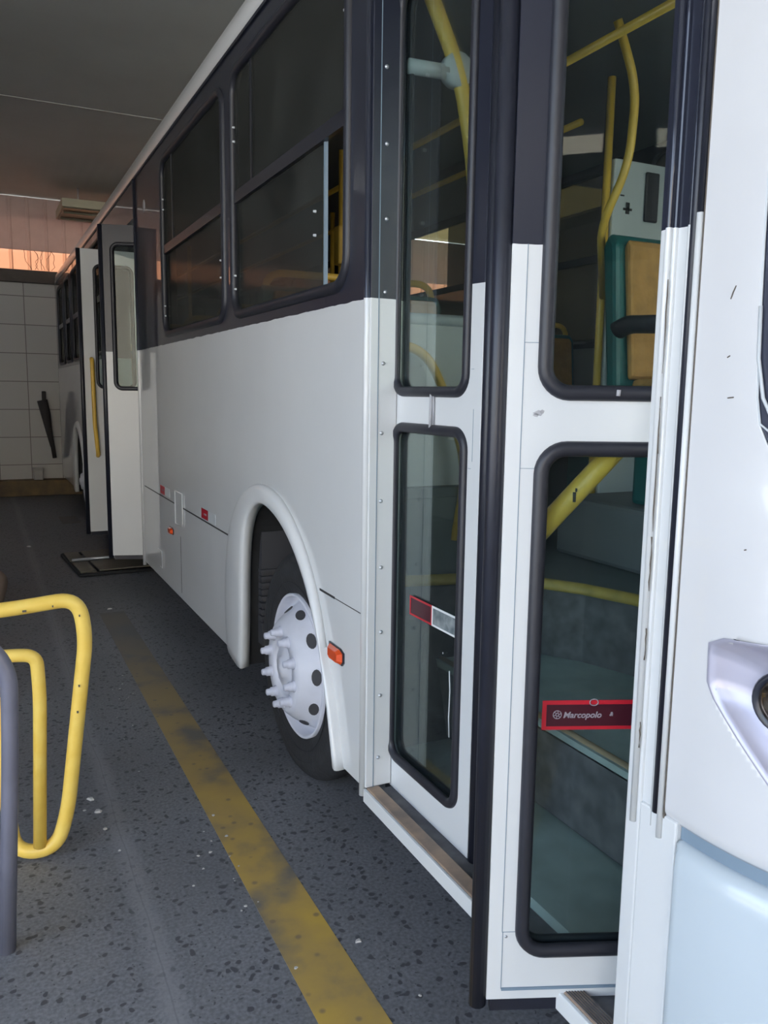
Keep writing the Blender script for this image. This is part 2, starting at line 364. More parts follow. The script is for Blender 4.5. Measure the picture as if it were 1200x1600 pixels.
# left wall with an added opening and high window, open front with an added pier, right side open beyond the bus
wl = mat('left_wall_plaster', (.36, .37, .37), .8, noise=.15, nscale=2)
plate('wall_left', [(-3, 0), (-2.8, 0), (-2.8, 3.95), (2.1, 3.95), (2.1, 0), (Y_W + .2, 0), (Y_W + .2, Z_C), (-3, Z_C)], [[(9.4, 3.42), (10.7, 3.42), (10.7, 4.24), (9.4, 4.24)]], -4.2, -4.0, wl, axes='yz')  # unseen opening and high window, added to light the bus side
structure(bpy.data.objects['wall_left'], 'dim plastered wall on the left with an added opening and high window')
wf = MB().box((-4.16, 9.4, 3.42), (-4.08, 10.7, 3.44)).box((-4.16, 9.4, 4.22), (-4.08, 10.7, 4.24)).box((-4.16, 9.4, 3.44), (-4.08, 9.42, 4.22)).box((-4.16, 10.68, 3.44), (-4.08, 10.7, 4.22)).box((-4.14, 9.42, 3.69), (-4.10, 10.68, 3.72))
structure(wf.build('window_2', M['trimblack']), 'added high window frame with one cross bar')  # window added to give the door glass a bright reflection
structure(MB().box((-1.9, -3.1, 0), (.6, -2.95, 3.22)).build('added_wall_pier', wl), 'solid wall pier added in the open front to block reflections')  # unseen pier added to keep the door glass reflections dark
structure(MB().box((-1.9, -3.1, 3.38), (.6, -2.95, Z_C)).build('trim_4', wl), 'wall added above the pier gap')  # gap below it gives the door glass a bright reflected strip
structure(MB().box((7.9, -3.0, 0), (8.0, Y_W + .2, Z_C)).build('wall_right', wl), 'wall beyond the bus')
cream = mat('cream_facade', (.70, .63, .50), .8, noise=.08, nscale=.6)
fb = MB().box((-24, -26, 0), (24, -18, 8.5)).build('added_facade_block', cream)  # unseen building added to bounce daylight in and show in reflections
tag(fb, 'cream rendered building added across the yard, behind the viewer, for light and reflections', 'building')
for k in range(8):
    for z in (1.2, 4.6): MB().box((-21 + k*5.4, -17.99, z), (-18.6 + k*5.4, -17.95, z + 1.6)).build('window', M['trimblack'], fb)
fb2 = MB().box((-26, 18, 0), (-15, 40, 9.2)).box((-15.0, 18, 6.6), (-14.9, 40, 6.8), 1).build('added_side_block', [cream, M['trimblack']])  # unseen building added as something bright for the door glass to mirror
tag(fb2, 'unseen cream building added for reflections in the closed door glass', 'building')

# fluorescent fitting hanging before the back wall
fl = tag(MB().box((.04, 12.0, 3.99), (1.35, 12.95, 4.10)).build('fluorescent_fitting', mat('cream_metal', (.50, .48, .36), .5), bevel=.006), 'unlit cream ceiling light box close to the back wall', 'light')
MB().box((.06, 12.03, 3.978), (1.33, 12.92, 3.99)).build('dark_reflector', mat('dark_louver', (.10, .10, .06), .35, noise=.5, nscale=3), fl)
for yy in (12.25, 12.70): MB().tube([(.08, yy, 3.962), (1.3, yy, 3.962)], .014).build('tube_lamp', mat('dim_tube', (.20, .20, .15), .3), fl)

MB().tube([(.3, 12.5, 4.1), (.3, 12.5, Z_C)], .01).build('hanger', M['alu'], fl); MB().tube([(1.1, 12.5, 4.1), (1.1, 12.5, Z_C)], .01).build('hanger', M['alu'], fl)
# yellow floor line
ym = bpy.data.materials.new('worn_yellow_line'); ym.use_nodes = True; nt = ym.node_tree; b = nt.nodes['Principled BSDF']
tc = N('ShaderNodeTexCoord'); n1 = N('ShaderNodeTexNoise'); n1.inputs['Scale'].default_value = 3.2; n1.inputs['Detail'].default_value = 8; nt.links.new(tc.outputs['Object'], n1.inputs['Vector'])
c1 = ramp(n1.outputs[0], [(.36, (.18, .16, .13)), (.50, (.46, .31, .09)), (.66, (.58, .38, .07))])
vo = N('ShaderNodeTexVoronoi'); vo.inputs['Scale'].default_value = 16; nt.links.new(tc.outputs['Object'], vo.inputs['Vector'])
ch = ramp(vo.outputs['Distance'], [(.10, (.7, .7, .7)), (.2, (0, 0, 0))]); c1 = mixc(ch, c1, (.20, .15, .10))
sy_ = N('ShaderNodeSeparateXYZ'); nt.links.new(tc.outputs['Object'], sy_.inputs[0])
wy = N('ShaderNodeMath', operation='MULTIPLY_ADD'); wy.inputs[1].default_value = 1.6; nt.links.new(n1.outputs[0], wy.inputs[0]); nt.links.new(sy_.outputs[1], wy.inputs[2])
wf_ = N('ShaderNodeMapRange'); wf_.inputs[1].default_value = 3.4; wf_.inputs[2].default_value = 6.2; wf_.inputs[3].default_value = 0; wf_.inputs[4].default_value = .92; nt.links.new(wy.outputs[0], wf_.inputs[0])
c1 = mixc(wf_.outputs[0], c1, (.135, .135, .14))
nt.links.new(c1, b.inputs['Base Color']); b.inputs['Roughness'].default_value = .55
structure(MB().box((-.383, -1.2, 0), (-.212, 6.0, .0015)).build('trim_5', ym), 'worn yellow line painted on the floor beside the bus')
structure(MB().box((-.26, 10.3, 0), (-.05, 10.9, .0015)).build('trim_6', ym), 'short yellow patch painted on the floor near the back wall')

# plaster crumbs on the floor
chip_m = mat('plaster_crumb', (.55, .54, .52), .9)
def chip(x, y, r, label):
    vs = []; n = 7
    for k in range(n):
        a = 2*PI*k/n; q = r*random.uniform(.55, 1.2); vs.append((q*math.cos(a), q*math.sin(a), 0))
    vs += [(v[0]*.6, v[1]*.6, r*.35) for v in vs[:n]]
    mb = MB().add(vs, [tuple(range(n))[::-1], tuple(range(n, 2*n))] + [(i, (i+1) % n, n+(i+1) % n, n+i) for i in range(n)])
    o = mb.build('plaster_crumb', chip_m); o.location = (x, y, .0005)
    return tag(o, label, 'crumb', 'plaster crumbs on the floor')
for i, (x, y, r) in enumerate([(-.765, 3.20, .018), (-.755, 3.09, .016), (-.80, 3.12, .008), (-.745, 2.95, .010), (-.72, 2.78, .006), (-.30, 6.1, .02), (-.62, 6.5, .02), (-.70, 8.9, .03)]):
    chip(x, y, r, ['largest pale plaster crumb left of the yellow line, beside the rail', 'second pale crumb just below the largest one', 'tiny crumb left of the pale pair', 'small crumb under the pale pair',
                   'lone speck nearer the viewer than the pale pair', 'pale crumb far back in the shade of the mid door', 'pale crumb on the dark floor before the mid door', 'small bright scrap far back on the left floor'][i])
for i in range(16):
    x = -.42 + random.gauss(0, .05); y = 2.55 + random.gauss(0, .22)
    chip(x, y, random.uniform(.003, .009), 'tiny white crumb in the scatter along the left edge of the yellow line')
for i in range(14):
    x = -.50 + random.gauss(0, .05); y = 4.1 + random.gauss(0, .28)
    chip(x, y, random.uniform(.003, .008), 'tiny white crumb in the far scatter left of the yellow line')
chip(-.16, 1.99, .011, 'single pinkish crumb right of the yellow line')
chip(-.10, 1.72, .005, 'speck right of the yellow line close to the viewer')

# tan sack at the left edge
sk = MB(); vs = []; n = 18; mrow = 12
for i in range(mrow+1):
    a = PI*i/mrow - PI/2
    for k in range(n):
        th = 2*PI*k/n; w = 1 + .06*math.sin(3*th + i) + .03*math.cos(7*th)
        vs.append((.22*max(math.cos(a), .02)**.6*math.cos(th)*w, .17*max(math.cos(a), .02)**.6*math.sin(th)*w, .17 + .17*math.sin(a)*(1 + .05*math.cos(2*th)) if a > -1.2 else 0))
sk.add(vs, [(i*n+k, i*n+(k+1) % n, (i+1)*n+(k+1) % n, (i+1)*n+k) for i in range(mrow) for k in range(n)] + [tuple(range(n))[::-1], tuple(mrow*n+k for k in range(n))], 0, True)
sko = tag(sk.build('tan_sack', mat('tan_cloth', (.30, .22, .17), .8, noise=.15, bump=.3, bscale=14)), 'brownish rounded sack at the left edge of the floor', 'sack'); sko.location = (-1.19, 6.35, 0)

# things by the back wall
mo = MB().tube(fillet([(-.20, 13.36, 1.55), (-.205, 13.34, 1.42), (-.15, 13.33, 1.05), (-.09, 13.33, .55)], .1), .03, n=8)
mo.tube([(-.23, 13.34, 1.42), (-.19, 13.34, 1.22), (-.16, 13.34, 1.0), (-.115, 13.34, .72)], [.075, .07, .05, .03], n=10).tube([(-.20, 13.34, 1.5), (-.20, 13.45, 1.5)], .012, n=6)
tag(mo.build('coiled_hose', mat('dark_hose', (.05, .045, .045), .7)), 'dark hose drooping from a wall hook behind the bus tail', 'hose')
tag(MB().box((-.40, 13.24, .23), (-.27, 13.36, .40)).box((-.41, 13.23, .37), (-.26, 13.37, .41)).build('paint_bucket', mat('off_white_tub', (.5, .49, .47), .5), bevel=.01), 'off-white tub standing on the kerb at the tiled wall', 'bucket')

# ================================================================== RAIL FRAMES on the left
yf = tag(MB().tube(fillet([(-2.1, 2.83, .90), (-1.056, 2.80, .895), (-.82, 2.80, .915), (-.80, 2.80, .78), (-.878, 2.82, .17), (-.92, 2.82, .035), (-1.05, 2.86, .03), (-1.066, 2.9, .2), (-1.062, 2.9, .55), (-1.16, 2.9, .60), (-2.1, 2.9, .60)], .10, 8), .0245, n=16).build('yellow_rail_frame', M['yellow']),
    'yellow bent-tube rail frame standing on the floor at the left', 'railing')
MB().tube(fillet([(-1.5, 2.80, .745), (-1.03, 2.80, .745), (-.955, 2.80, .735), (-.95, 2.80, .6), (-.972, 2.825, .055)], .085, 8), .0215, n=16).build('inner_rail', M['yellow'], yf)
MB().tube([(-2.1, 2.83, .92), (-2.1, 2.86, .025)], .0245, n=16).tube([(-2.1, 2.865, .5), (-2.1, 2.9, .62)], .02).build('leg', M['yellow'], yf)
for (x, z, w) in ((-.985, .893, .012), (-.83, .62, .005), (-.838, .53, .006), (-.82, .86, .004), (-.90, .90, .004)): MB().box((x - w/2, 2.7725, z - .003), (x + w/2, 2.779, z + .003)).build('paint_chip', M['paint_chip'], yf)
gf = tag(MB().tube(fillet([(-2.0, 2.38, .93), (-1.10, 2.36, .93), (-1.045, 2.35, .84), (-1.052, 2.36, .62), (-1.088, 2.38, .0)], .09, 8), .0225, n=16).build('grey_rail_frame', M['greytube']),
    'grey bent-tube rail frame nearest the viewer at the left edge', 'railing')
MB().tube([(-2.0, 2.38, .93), (-2.0, 2.4, 0)], .0225, n=16).build('leg', M['greytube'], gf)

# ================================================================== THE BUS
bus = bpy.data.objects.new('bus', None); C.objects.link(bus); bus.location = (0, 0, 0)
tag(bus, 'white city bus with a dark window band and its doors standing open', 'bus')
Y_R = 13.1; Z_B = .30

def smooth(pts, n=4):
    out = []
    P = [Vector((*p, 0)) for p in pts]
    for i in range(len(P)-1):
        p0, p1, p2, p3 = P[max(i-1, 0)], P[i], P[i+1], P[min(i+2, len(P)-1)]
        for k in range(n):
            t = k/n
            out.append(.5*((2*p1) + (p2-p0)*t + (2*p0-5*p1+4*p2-p3)*t*t + (3*p1-p0-3*p2+p3)*t**3))
    out.append(P[-1]); return [(p.x, p.y) for p in out]
A_OUT = [(2.52, .30), (2.60, .60), (2.69, .82), (2.83, 1.0), (3.02, 1.13), (3.22, 1.195), (3.45, 1.195), (3.68, 1.12), (3.86, .97), (3.96, .76), (3.99, .52), (3.95, .315)]
A_LIP = [(2.475, .29), (2.562, .548), (2.66, .728), (2.79, .90), (2.96, 1.03), (3.15, 1.105), (3.34, 1.125), (3.50, 1.06), (3.585, .94), (3.62, .76), (3.635, .52), (3.66, .285)]
def arch_path(cy, f, dx=0., dz=0.):
    a = smooth(A_OUT); b = smooth(A_LIP)
    return [(p[0]*(1-f) + q[0]*f + cy - 3.13, p[1]*(1-f) + q[1]*f + dz) for p, q in zip(a, b)]
def arch_in(cy, side=1, a=.60, bb=.58, zc=.52, off=0., zb=.29):
    p = [(cy - a - off + .03, zb)]
    for k in range(25):
        t = PI - PI*k/24
        p.append((cy + (a+off)*math.cos(t), zc + (bb+off)*math.sin(t)))
    p.append((cy + a + off - .05, zb))
    return p

def side_panel(x0, x1, mm, near=True):
    # lower panels (with arch notches)
    def low(ya, yb, cy, nm='side_panel'):
        lp = [(ya, Z_B)] + (arch_in(cy, zb=Z_B, off=.02) if cy else []) + [(yb, Z_B), (yb, 1.885 if False else 1.93), (ya, 1.93)]
        return plate(nm, lp, [], x0, x1, mm, bus, 'yz')
    return low

# near side: one sheet in front of the mid door, one behind it
WN = [(2.45, 3.79), (3.90, 5.36)]               # windows ahead of the mid door
WR = [(8.15, 9.35), (9.50, 10.85), (11.0, 11.75), (11.9, 12.75)]
def side(x0, x1, ya, yb, arch, wins, name='side_panel'):
    lp = [(ya, Z_B)] + arch_path(arch, .3) + [(yb, Z_B), (yb, 3.10), (ya, 3.10)]
    holes = [rrect(a + .02, 1.945, c - .02, 2.985, .10) for a, c in wins]
    return plate(name, lp, holes, x0, x1, M['body'], bus, 'yz')
side(.0, .03, 2.31, 6.30, 3.13, WN)
side(.0, .03, 8.02, Y_R, 10.55, WR)
MB().box((.0, 6.30, 2.84), (.03, 8.02, 3.10)).build('door_header', M['body'], bus)
MB().box((.0, 1.10, 2.84), (.03, 2.31, 3.10)).build('door_header', M['body'], bus)
# far side
WF = [(1.15, 2.3), (2.45, 3.79), (3.90, 5.36), (5.5, 6.9), (7.05, 8.4), (8.55, 9.9), (10.05, 11.4), (11.55, 12.8)]
lp = [(.95, Z_B)] + arch_in(3.13, zb=Z_B, off=.02) + arch_in(10.55, zb=Z_B, off=.02) + [(Y_R, Z_B), (Y_R, 3.10), (.95, 3.10)]
plate('side_panel', lp, [rrect(a + .02, 1.945, c - .02, 2.985, .10) for a, c in WF], 2.47, 2.50, M['body'], bus, 'yz')

# windows: rubber surround, mid rail, sliding panes
def side_window(ya, yb, x, out, slide=0., detail=True):
    lo = [(x, p[0], p[1]) for p in rrect(ya + .018, 1.943, yb - .018, 2.987, .10)]
    fr = MB().tube(lo, .022, closed=True, n=8, flat=(1, 0, 0)).build('window_frame', M['rubber'], bus)
    xi = x - out*.004
    MB().box((xi - .010, ya + .03, 2.435), (xi + .010, yb - .03, 2.485)).build('sash_rail', M['trimblack'], fr)
    g1, g2 = xi + .004*(-out), xi - out*.014
    yo = yb - .03
    if abs(ya - 5.5) < .01 and x > 1:      # far upper sash opened to show the added skylight's bright patch
        MB().box((xi - .003, ya + .03, 2.48), (xi + .003, 6.08, 2.97)).build('upper_pane', M['sideglass'], fr)
    else: MB().box((xi - .003, ya + .03, 2.48), (xi + .003, yo, 2.97)).build('upper_pane', M['sideglass'], fr)
    ys = ya + .03 + slide
    MB().box((xi - out*.008 - .003, ys, 1.955), (xi - out*.008 + .003, yo, 2.44)).build('lower_pane', M['sideglass'], fr)
    if slide: MB().box((xi - out*.008 - .006, ys - .006, 1.955), (xi - out*.008 + .006, ys + .004, 2.44)).build('pane_edge', M['groove'], fr)
    if detail:
        MB().box((xi - .006, yb - .30, 2.48), (xi, yb - .28, 2.97)).build('glazing_bar', M['rubber'], fr)
        for (yy, zz) in ((ys + .06, 2.22), (ys + .06, 2.14), (yb - .045, 2.70), (yb - .045, 2.76), (yb - .045, 2.12), (yb - .045, 2.06), (ya + .05, 2.84), (ya + .05, 2.77)):
            MB().lathe([(-.010, .0), (-.010, .004), (0, .005)], (xi - .004, yy, zz), 'x', 10).build('sash_screw', M['greyst'], fr)
    return fr
for i, (a, c) in enumerate(WN): side_window(a, c, .004, -1, slide=.215 if i == 0 else 0)
for a, c in WR: side_window(a, c, .004, -1, detail=False)
for a, c in WF: side_window(a, c, 2.496, 1, detail=False)

# roof
prof = [(0.0, 3.095), (-.005, 3.17), (.004, 3.215), (.05, 3.25), (.20, 3.29), (.55, 3.33), (1.25, 3.35)]
prof = prof + [(2.5 - a, z) for a, z in prof[-2::-1]]
vs = []; ys = [.62, .8, 1.0, 2.31, Y_R - .12, Y_R]
for j, y in enumerate(ys):
    s_ = (.80, .93, 1, 1, 1, .97)[j]
    for a, z in prof: vs.append((1.25 + (a - 1.25)*s_, y, 3.095 + (z - 3.095)*(.75, .95, 1, 1, 1, .9)[j]))
n = len(prof)
ro = MB().add(vs, [(j*n+i, j*n+i+1, (j+1)*n+i+1, (j+1)*n+i) for j in range(len(ys)-1) for i in range(n-1)], 0, True)
ro.build('roof', M['white'], bus).modifiers.new('s', 'SOLIDIFY').thickness = .02
MB().box((-.008, 1.02, 3.088), (.02, Y_R, 3.102)).build('roof_gutter', M['trimblack'], bus)
# rear end
plate('rear_panel', rrect(.0, Z_B, 2.5, 3.25, .12), [rrect(.3, 1.95, 2.2, 2.9, .12)], Y_R - .02, Y_R + .02, M['body'], bus, 'xz')
MB().box((.3, Y_R - .005, 1.95), (2.2, Y_R + .005, 2.9)).build('rear_window', M['sideglass'], bus)

# corner moulding, rivetted door reveal
vs = []
mb = MB().tube([(.002, 2.318, .27), (.002, 2.318, 3.09)], .0125, n=12)
mb.build('corner_moulding', M['body'], bus)
jamb = MB().box((.004, 2.30, .30), (.098, 2.33, 3.09)).build('door_jamb', M['leafpaint'], bus, bevel=.003)
for k in range(13):
    z = .40 + k*.215
    MB().lathe([(-.005, 0), (-.0045, .003), (-.002, .0062), (.0, .0066)], (.05 + .004*math.sin(k), 2.30, z), 'y', 10).build('rivet', M['rivet'], jamb)
MB().box((.030, 2.2985, .30), (.0325, 2.3005, 3.08)).build('jamb_seam', M['groove'], bus)
# mid door jambs
MB().tube([(-.002, 6.30, .27), (-.002, 6.30, 3.09)], .014, n=10).build('corner_moulding', M['body'], bus)
MB().box((.0, 6.30, .30), (.22, 6.33, 3.09)).box((.0, 7.99, .30), (.22, 8.02, 3.09)).build('door_jamb', M['body'], bus)

# body crease (dark shut line), flap and hatch details on the skirt
MB().box((-.0015, 3.80, .884), (.002, 6.22, .892)).box((-.0015, 2.56, .884), (.002, 2.70, .892)).box((-.001, 2.33, .886), (.002, 2.56, .889)).box((-.001, 5.02, .34), (.002, 5.027, .70)).build('skirt_seam', M['inkblack'], bus)
hf = MB().tube([(-.006, 5.14, .975), (-.006, 4.93, .975), (-.006, 4.93, .775), (-.006, 5.14, .765)], .004, closed=True, n=6, flat=(1, 0, 0)).box((-.004, 4.935, .775), (.0, 5.135, .97))
hf.build('service_flap', M['body'], bus)
MB().tube([(-.006, 5.72, .50), (-.006, 5.60, .50), (-.006, 5.60, .385), (-.006, 5.66, .385)], .003, n=6, flat=(1, 0, 0)).build('lock_bracket', M['whitest'], bus)
# reflective stickers and side markers
def side_sticker(yc, z, w=.13, h=.05):
    a = MB().box((-.002, yc, z), (.0, yc + w, z + h)).build('reflector_sticker', M['red'], bus)
    MB().box((-.002, yc - w, z), (.0, yc, z + h)).build('white_half', M['greyst'], a)
    MB().box((-.0028, yc + w*.25, z + h*.4), (-.002, yc + w*.6, z + h*.58)).build('print', M['inkwhite'], a)
side_sticker(4.32, .90, .15, .055); side_sticker(5.47, .905, .15, .055)
def marker(y0, y1, z0, z1):
    lp = [(.0, y0, z0 + .012), (.0, y0 + .012, z0), (.0, y1 - .02, z0), (.0, y1, z0 + .014), (.0, y1, z1), (.0, y0 + .03, z1), (.0, y0, z1 - .01)]
    a = MB().prism([(p[0], p[1], p[2]) for p in lp], (-.006, 0, 0)).build('side_marker_lamp', M['trimblack'], bus)
    c = [sum(p[i] for p in lp)/len(lp) for i in range(3)]
    lq = [(-.006, c[1] + (p[1]-c[1])*.86, c[2] + (p[2]-c[2])*.86) for p in lp]; lr = [(-.022, c[1] + (p[1]-c[1])*.62, c[2] + (p[2]-c[2])*.62) for p in lp]; n = len(lp)
    MB().add(lq + lr, [tuple(range(n, 2*n))] + [(i, (i+1) % n, n+(i+1) % n, n+i) for i in range(n)]).build('lens', M['amber'], a)
marker(2.47, 2.60, .665, .722); marker(5.22, 5.33, .675, .72)
# peeled badge traces on the window band
MB().lathe([(-.001, 0), (-.0012, .045), (0, .045)], (0, 5.95, 2.84), 'x', 9).build('badge_trace', M['scuff'], bus)

# wheel arch flare
def flare(cy):
    st = [(0, .0), (.10, -.016), (.3, -.026), (.6, -.030), (.9, -.031), (1.0, -.026), (1.02, -.018), (1.0, .0), (.98, .022)]
    lo = [arch_path(cy, f) for f, x in st]; xs = [x for f, x in st]
    vs = [(x, p[0], p[1]) for x, l in zip(xs, lo) for p in l]; n = len(lo[0])
    fs = [(i*n+k, i*n+k+1, (i+1)*n+k+1, (i+1)*n+k) for i in range(len(lo)-1) for k in range(n-1)]
    o = MB().add(vs, fs, 0, True).build('wheel_arch', M['white'], bus)
    so = o.modifiers.new('s', 'SOLIDIFY'); so.thickness = .004
    # dark liner
    l2 = arch_path(cy, .9); n = len(l2); vs = [(.022, p[0], p[1]) for p in l2] + [(.62, p[0], p[1]) for p in l2]
    lb = MB().add(vs, [(k, k+1, n+k+1, n+k) for k in range(n-1)]).prism([(.62, p[0], p[1]) for p in l2], (.01, 0, 0))
    for k in range(14): lb.box((.16, cy + .595, .36 + .034*k), (.40, cy + .612, .372 + .034*k)); 
    lb.build('wheel_housing', M['dark'], bus)
    rb = MB()
    for k in range(9): rb.box((.06, cy + .455, .50 + .032*k), (.30, cy + .50, .517 + .032*k))
    rb.box((.07, cy + .475, .40), (.32, cy + .54, .95)).build('ribbed_mudguard', mat('grey_ribbed_rubber', (.05, .05, .055), .6), bus)
flare(3.13); flare(10.55)

# wheels
R = .475
def wheel(cx, cy, cz, front=True, outs=1):
    s = outs
    tp = [(.02, .295), (.005, .305), (-.004, .33), (-.012, .37), (-.012, .405), (-.004, .435), (.004, .44), (.010, .452), (.028, .468), (.05, R), (.10, R), (.105, R-.012), (.115, R-.012), (.12, R), (.16, R), (.165, R-.012), (.175, R-.012), (.18, R), (.23, R), (.252, .468), (.27, .452), (.285, .41), (.28, .35), (.26, .295)]
    t = MB().lathe([(h*s, r) for h, r in tp], (cx, cy, cz), 'x', 72)
    for rr_ in (.345, .392): t.lathe([((-.0085)*s, rr_), (-.0135*s, rr_+.002), (-.0125*s, rr_+.004)], (cx, cy, cz), 'x', 72)
    to = t.build('wheel', M['tyre'], bus)
    # rim: bead flange, barrel, convex disc, centre ring
    if front: rp = [(.03, .297), (-.003, .300), (-.008, .293), (.0, .286), (.035, .282), (.05, .272), (.045, .262), (.012, .245), (-.030, .215), (-.058, .190), (-.066, .178), (-.066, .118), (-.060, .112), (-.028, .108), (-.028, .0)]
    else: rp = [(.03, .297), (-.003, .300), (-.008, .293), (.05, .282), (.12, .270), (.15, .24), (.15, .10), (.05, .095), (.05, 0)]
    r_ = MB().lathe([(h*s, r) for h, r in rp], (cx, cy, cz), 'x', 64).build('rim', M['rim'], to)
    nb = MB()
    n = 10
    for k in range(n):
        a = 2*PI*(k+.35)/n; yy, zz = cy + .148*math.cos(a), cz + .148*math.sin(a); x0 = cx + (-.066 if front else .15)*s
        nb.lathe([(0, .024), (-.006*s, .024), (-.007*s, .0195), (-.024*s, .019), (-.027*s, .0145), (-.042*s, .0135), (-.044*s, .011), (-.044*s, 0)], (x0, yy, zz), 'x', 10)
        no = nb.build('wheel_nut', M['nut'], to); nb = MB()
    hb = MB().lathe([(-.02*s, .105), (-.045*s, .10), (-.060*s, .085), (-.062*s, .045), (-.075*s, .04), (-.08*s, 0)], (cx, cy, cz), 'x', 32)
    for k in range(8):
        a = 2*PI*k/8; hb.lathe([(0, .009), (-.012*s, .008), (-.012*s, 0)], (cx - .046*s, cy + .088*math.cos(a), cz + .088*math.sin(a)), 'x', 6)
    hb.build('hub_cap', M['rim'], to)
    for k in range(10):
        a = 2*PI*(k+.85)/10
        c, q = math.cos(a), math.sin(a)
        P = Vector((cx - .0035*s, cy + .231*c, cz + .231*q)); nrm = Vector((-.62*s, .78*c, .78*q)).normalized() if front else Vector((-s, 0, 0))
        tg = Vector((0, -q, c)); ot = nrm.cross(tg)
        if not front: P = Vector((cx + .149*s, cy + .2*c, cz + .2*q))
        lp = [P + nrm*.004 + tg*.033*math.cos(2*PI*j/14) + ot*.021*math.sin(2*PI*j/14) for j in range(14)]
        lq = [P - nrm*.01 + tg*.033*math.cos(2*PI*j/14) + ot*.021*math.sin(2*PI*j/14) for j in range(14)]
        MB().add(lp + lq, [tuple(range(14))] + [(j, (j+1) % 14, 14+(j+1) % 14, 14+j) for j in range(14)]).build('vent_slot', M['hole'], to)
    return to
wheel(.05, 3.075, R, True, 1); wheel(.05, 10.55, R, False, 1); wheel(2.45, 3.075, R, True, -1); wheel(2.45, 10.55, R, False, -1)
MB().tube([(.3, 3.075, .47), (2.2, 3.075, .47)], .06).tube([(.3, 10.55, .47), (2.2, 10.55, .47)], .09).box((.7, 2.6, .42), (.85, 12.4, .62)).box((1.65, 2.6, .42), (1.8, 12.4, .62)).build('chassis', M['dark'], bus)
# floor pan, added to block light under the bus, and interior deck
MB().box((.62, 2.60, .36), (1.9, 12.9, .42)).box((.03, 3.80, .34), (.62, 6.30, .40)).box((.03, 8.02, .34), (.62, 9.85, .40)).box((.03, 11.3, .34), (2.47, 12.95, .40)).build('floor_pan', M['dark'], bus)
dk = [(1.0, .75), (1.0, 1.95), (.975, 2.13), (.91, 2.32), (.82, 2.48), (.72, 2.57), (.655, 2.62), (.655, 3.95), (.03, 3.95), (.03, 6.34), (.70, 6.34), (.70, 7.98), (.03, 7.98), (.03, 9.8), (.655, 9.8), (.655, 11.3), (.03, 11.3), (.03, 12.9), (2.47, 12.9), (2.47, .75)]
deck = MB().prism([(a, c, .86) for a, c in dk], (0, 0, .04)).build('interior_floor', M['innerfloor'], bus)
nz = [(1.0, .75), (1.0, 1.95), (.975, 2.13), (.91, 2.32), (.82, 2.48), (.70, 2.58), (.55, 2.66), (.36, 2.70), (.05, 2.70)]
MB().box((.04, 2.72, 1.20), (.655, 3.95, 1.24)).box((.64, 2.72, .88), (.655, 3.95, 1.20)).box((.04, 9.8, 1.20), (.655, 11.3, 1.24)).box((.10, 2.71, .86), (.66, 2.725, 1.20)).build('wheel_box', M['innerfloor'], bus)
MB().tube([(a - (.012 if i < 5 else 0), c - (.012 if i >= 4 else 0), .888) for i, (a, c) in enumerate(nz)], .024, n=8, sy=.8).build('step_edge', M['yellowedge'], bus)
rs = MB(); q = [(a + .01, c + .01) for a, c in nz]; vs = [(a, c, .60) for a, c in q] + [(a, c, .87) for a, c in q]; n = len(q)
rs.add(vs, [(i, i+1, n+i+1, n+i) for i in range(n-1)]).build('step_riser', M['stepdark'], bus)
# first tread (z=.60) and entry step (z=.32)
tq = [(.43, 1.02), (.43, 2.66), (.55, 2.66), (.72, 2.6), (.83, 2.5), (.92, 2.33), (.99, 2.13), (1.01, 1.95), (1.01, 1.02)]
MB().prism([(a, c, .575) for a, c in tq], (0, 0, .025)).build('step_tread', M['steptread'], bus)
MB().tube([(.455, 1.05, .592), (.455, 2.66, .592)], .017, n=8).build('step_edge', mat('tan_step_edge', (.32, .24, .15), .5, noise=.3), bus)
MB().box((.43, 1.02, .33), (.44, 2.66, .58)).build('step_riser', M['stepdark'], bus)
MB().box((.13, 1.02, .29), (.44, 2.66, .32)).build('entry_step', M['steptread'], bus)
MB().box((.03, 2.665, .32), (.6, 2.68, .87)).box((.6, 2.6, .32), (.62, 2.68, .6)).build('stepwell_side', M['stepdark'], bus)
# outer sill under the closed leaf
sl_ = MB().box((-.004, 1.10, .255), (.006, 2.30, .300)).build('door_sill', M['white'], bus, bevel=.002)
MB().box((.006, 1.10, .285), (.052, 2.298, .303)).build('sill_tread', M['wood'], sl_, bevel=.004)
MB().box((.053, 1.10, .28), (.13, 2.30, .288)).build('sill_gutter', M['stepdark'], sl_)
gr = MB()
for k in range(7): gr.box((.010 + .006*k, 1.10, .303), (.012 + .006*k, 1.34, .3045))
gr.build('tread_rib', M['stepdark'], sl_)

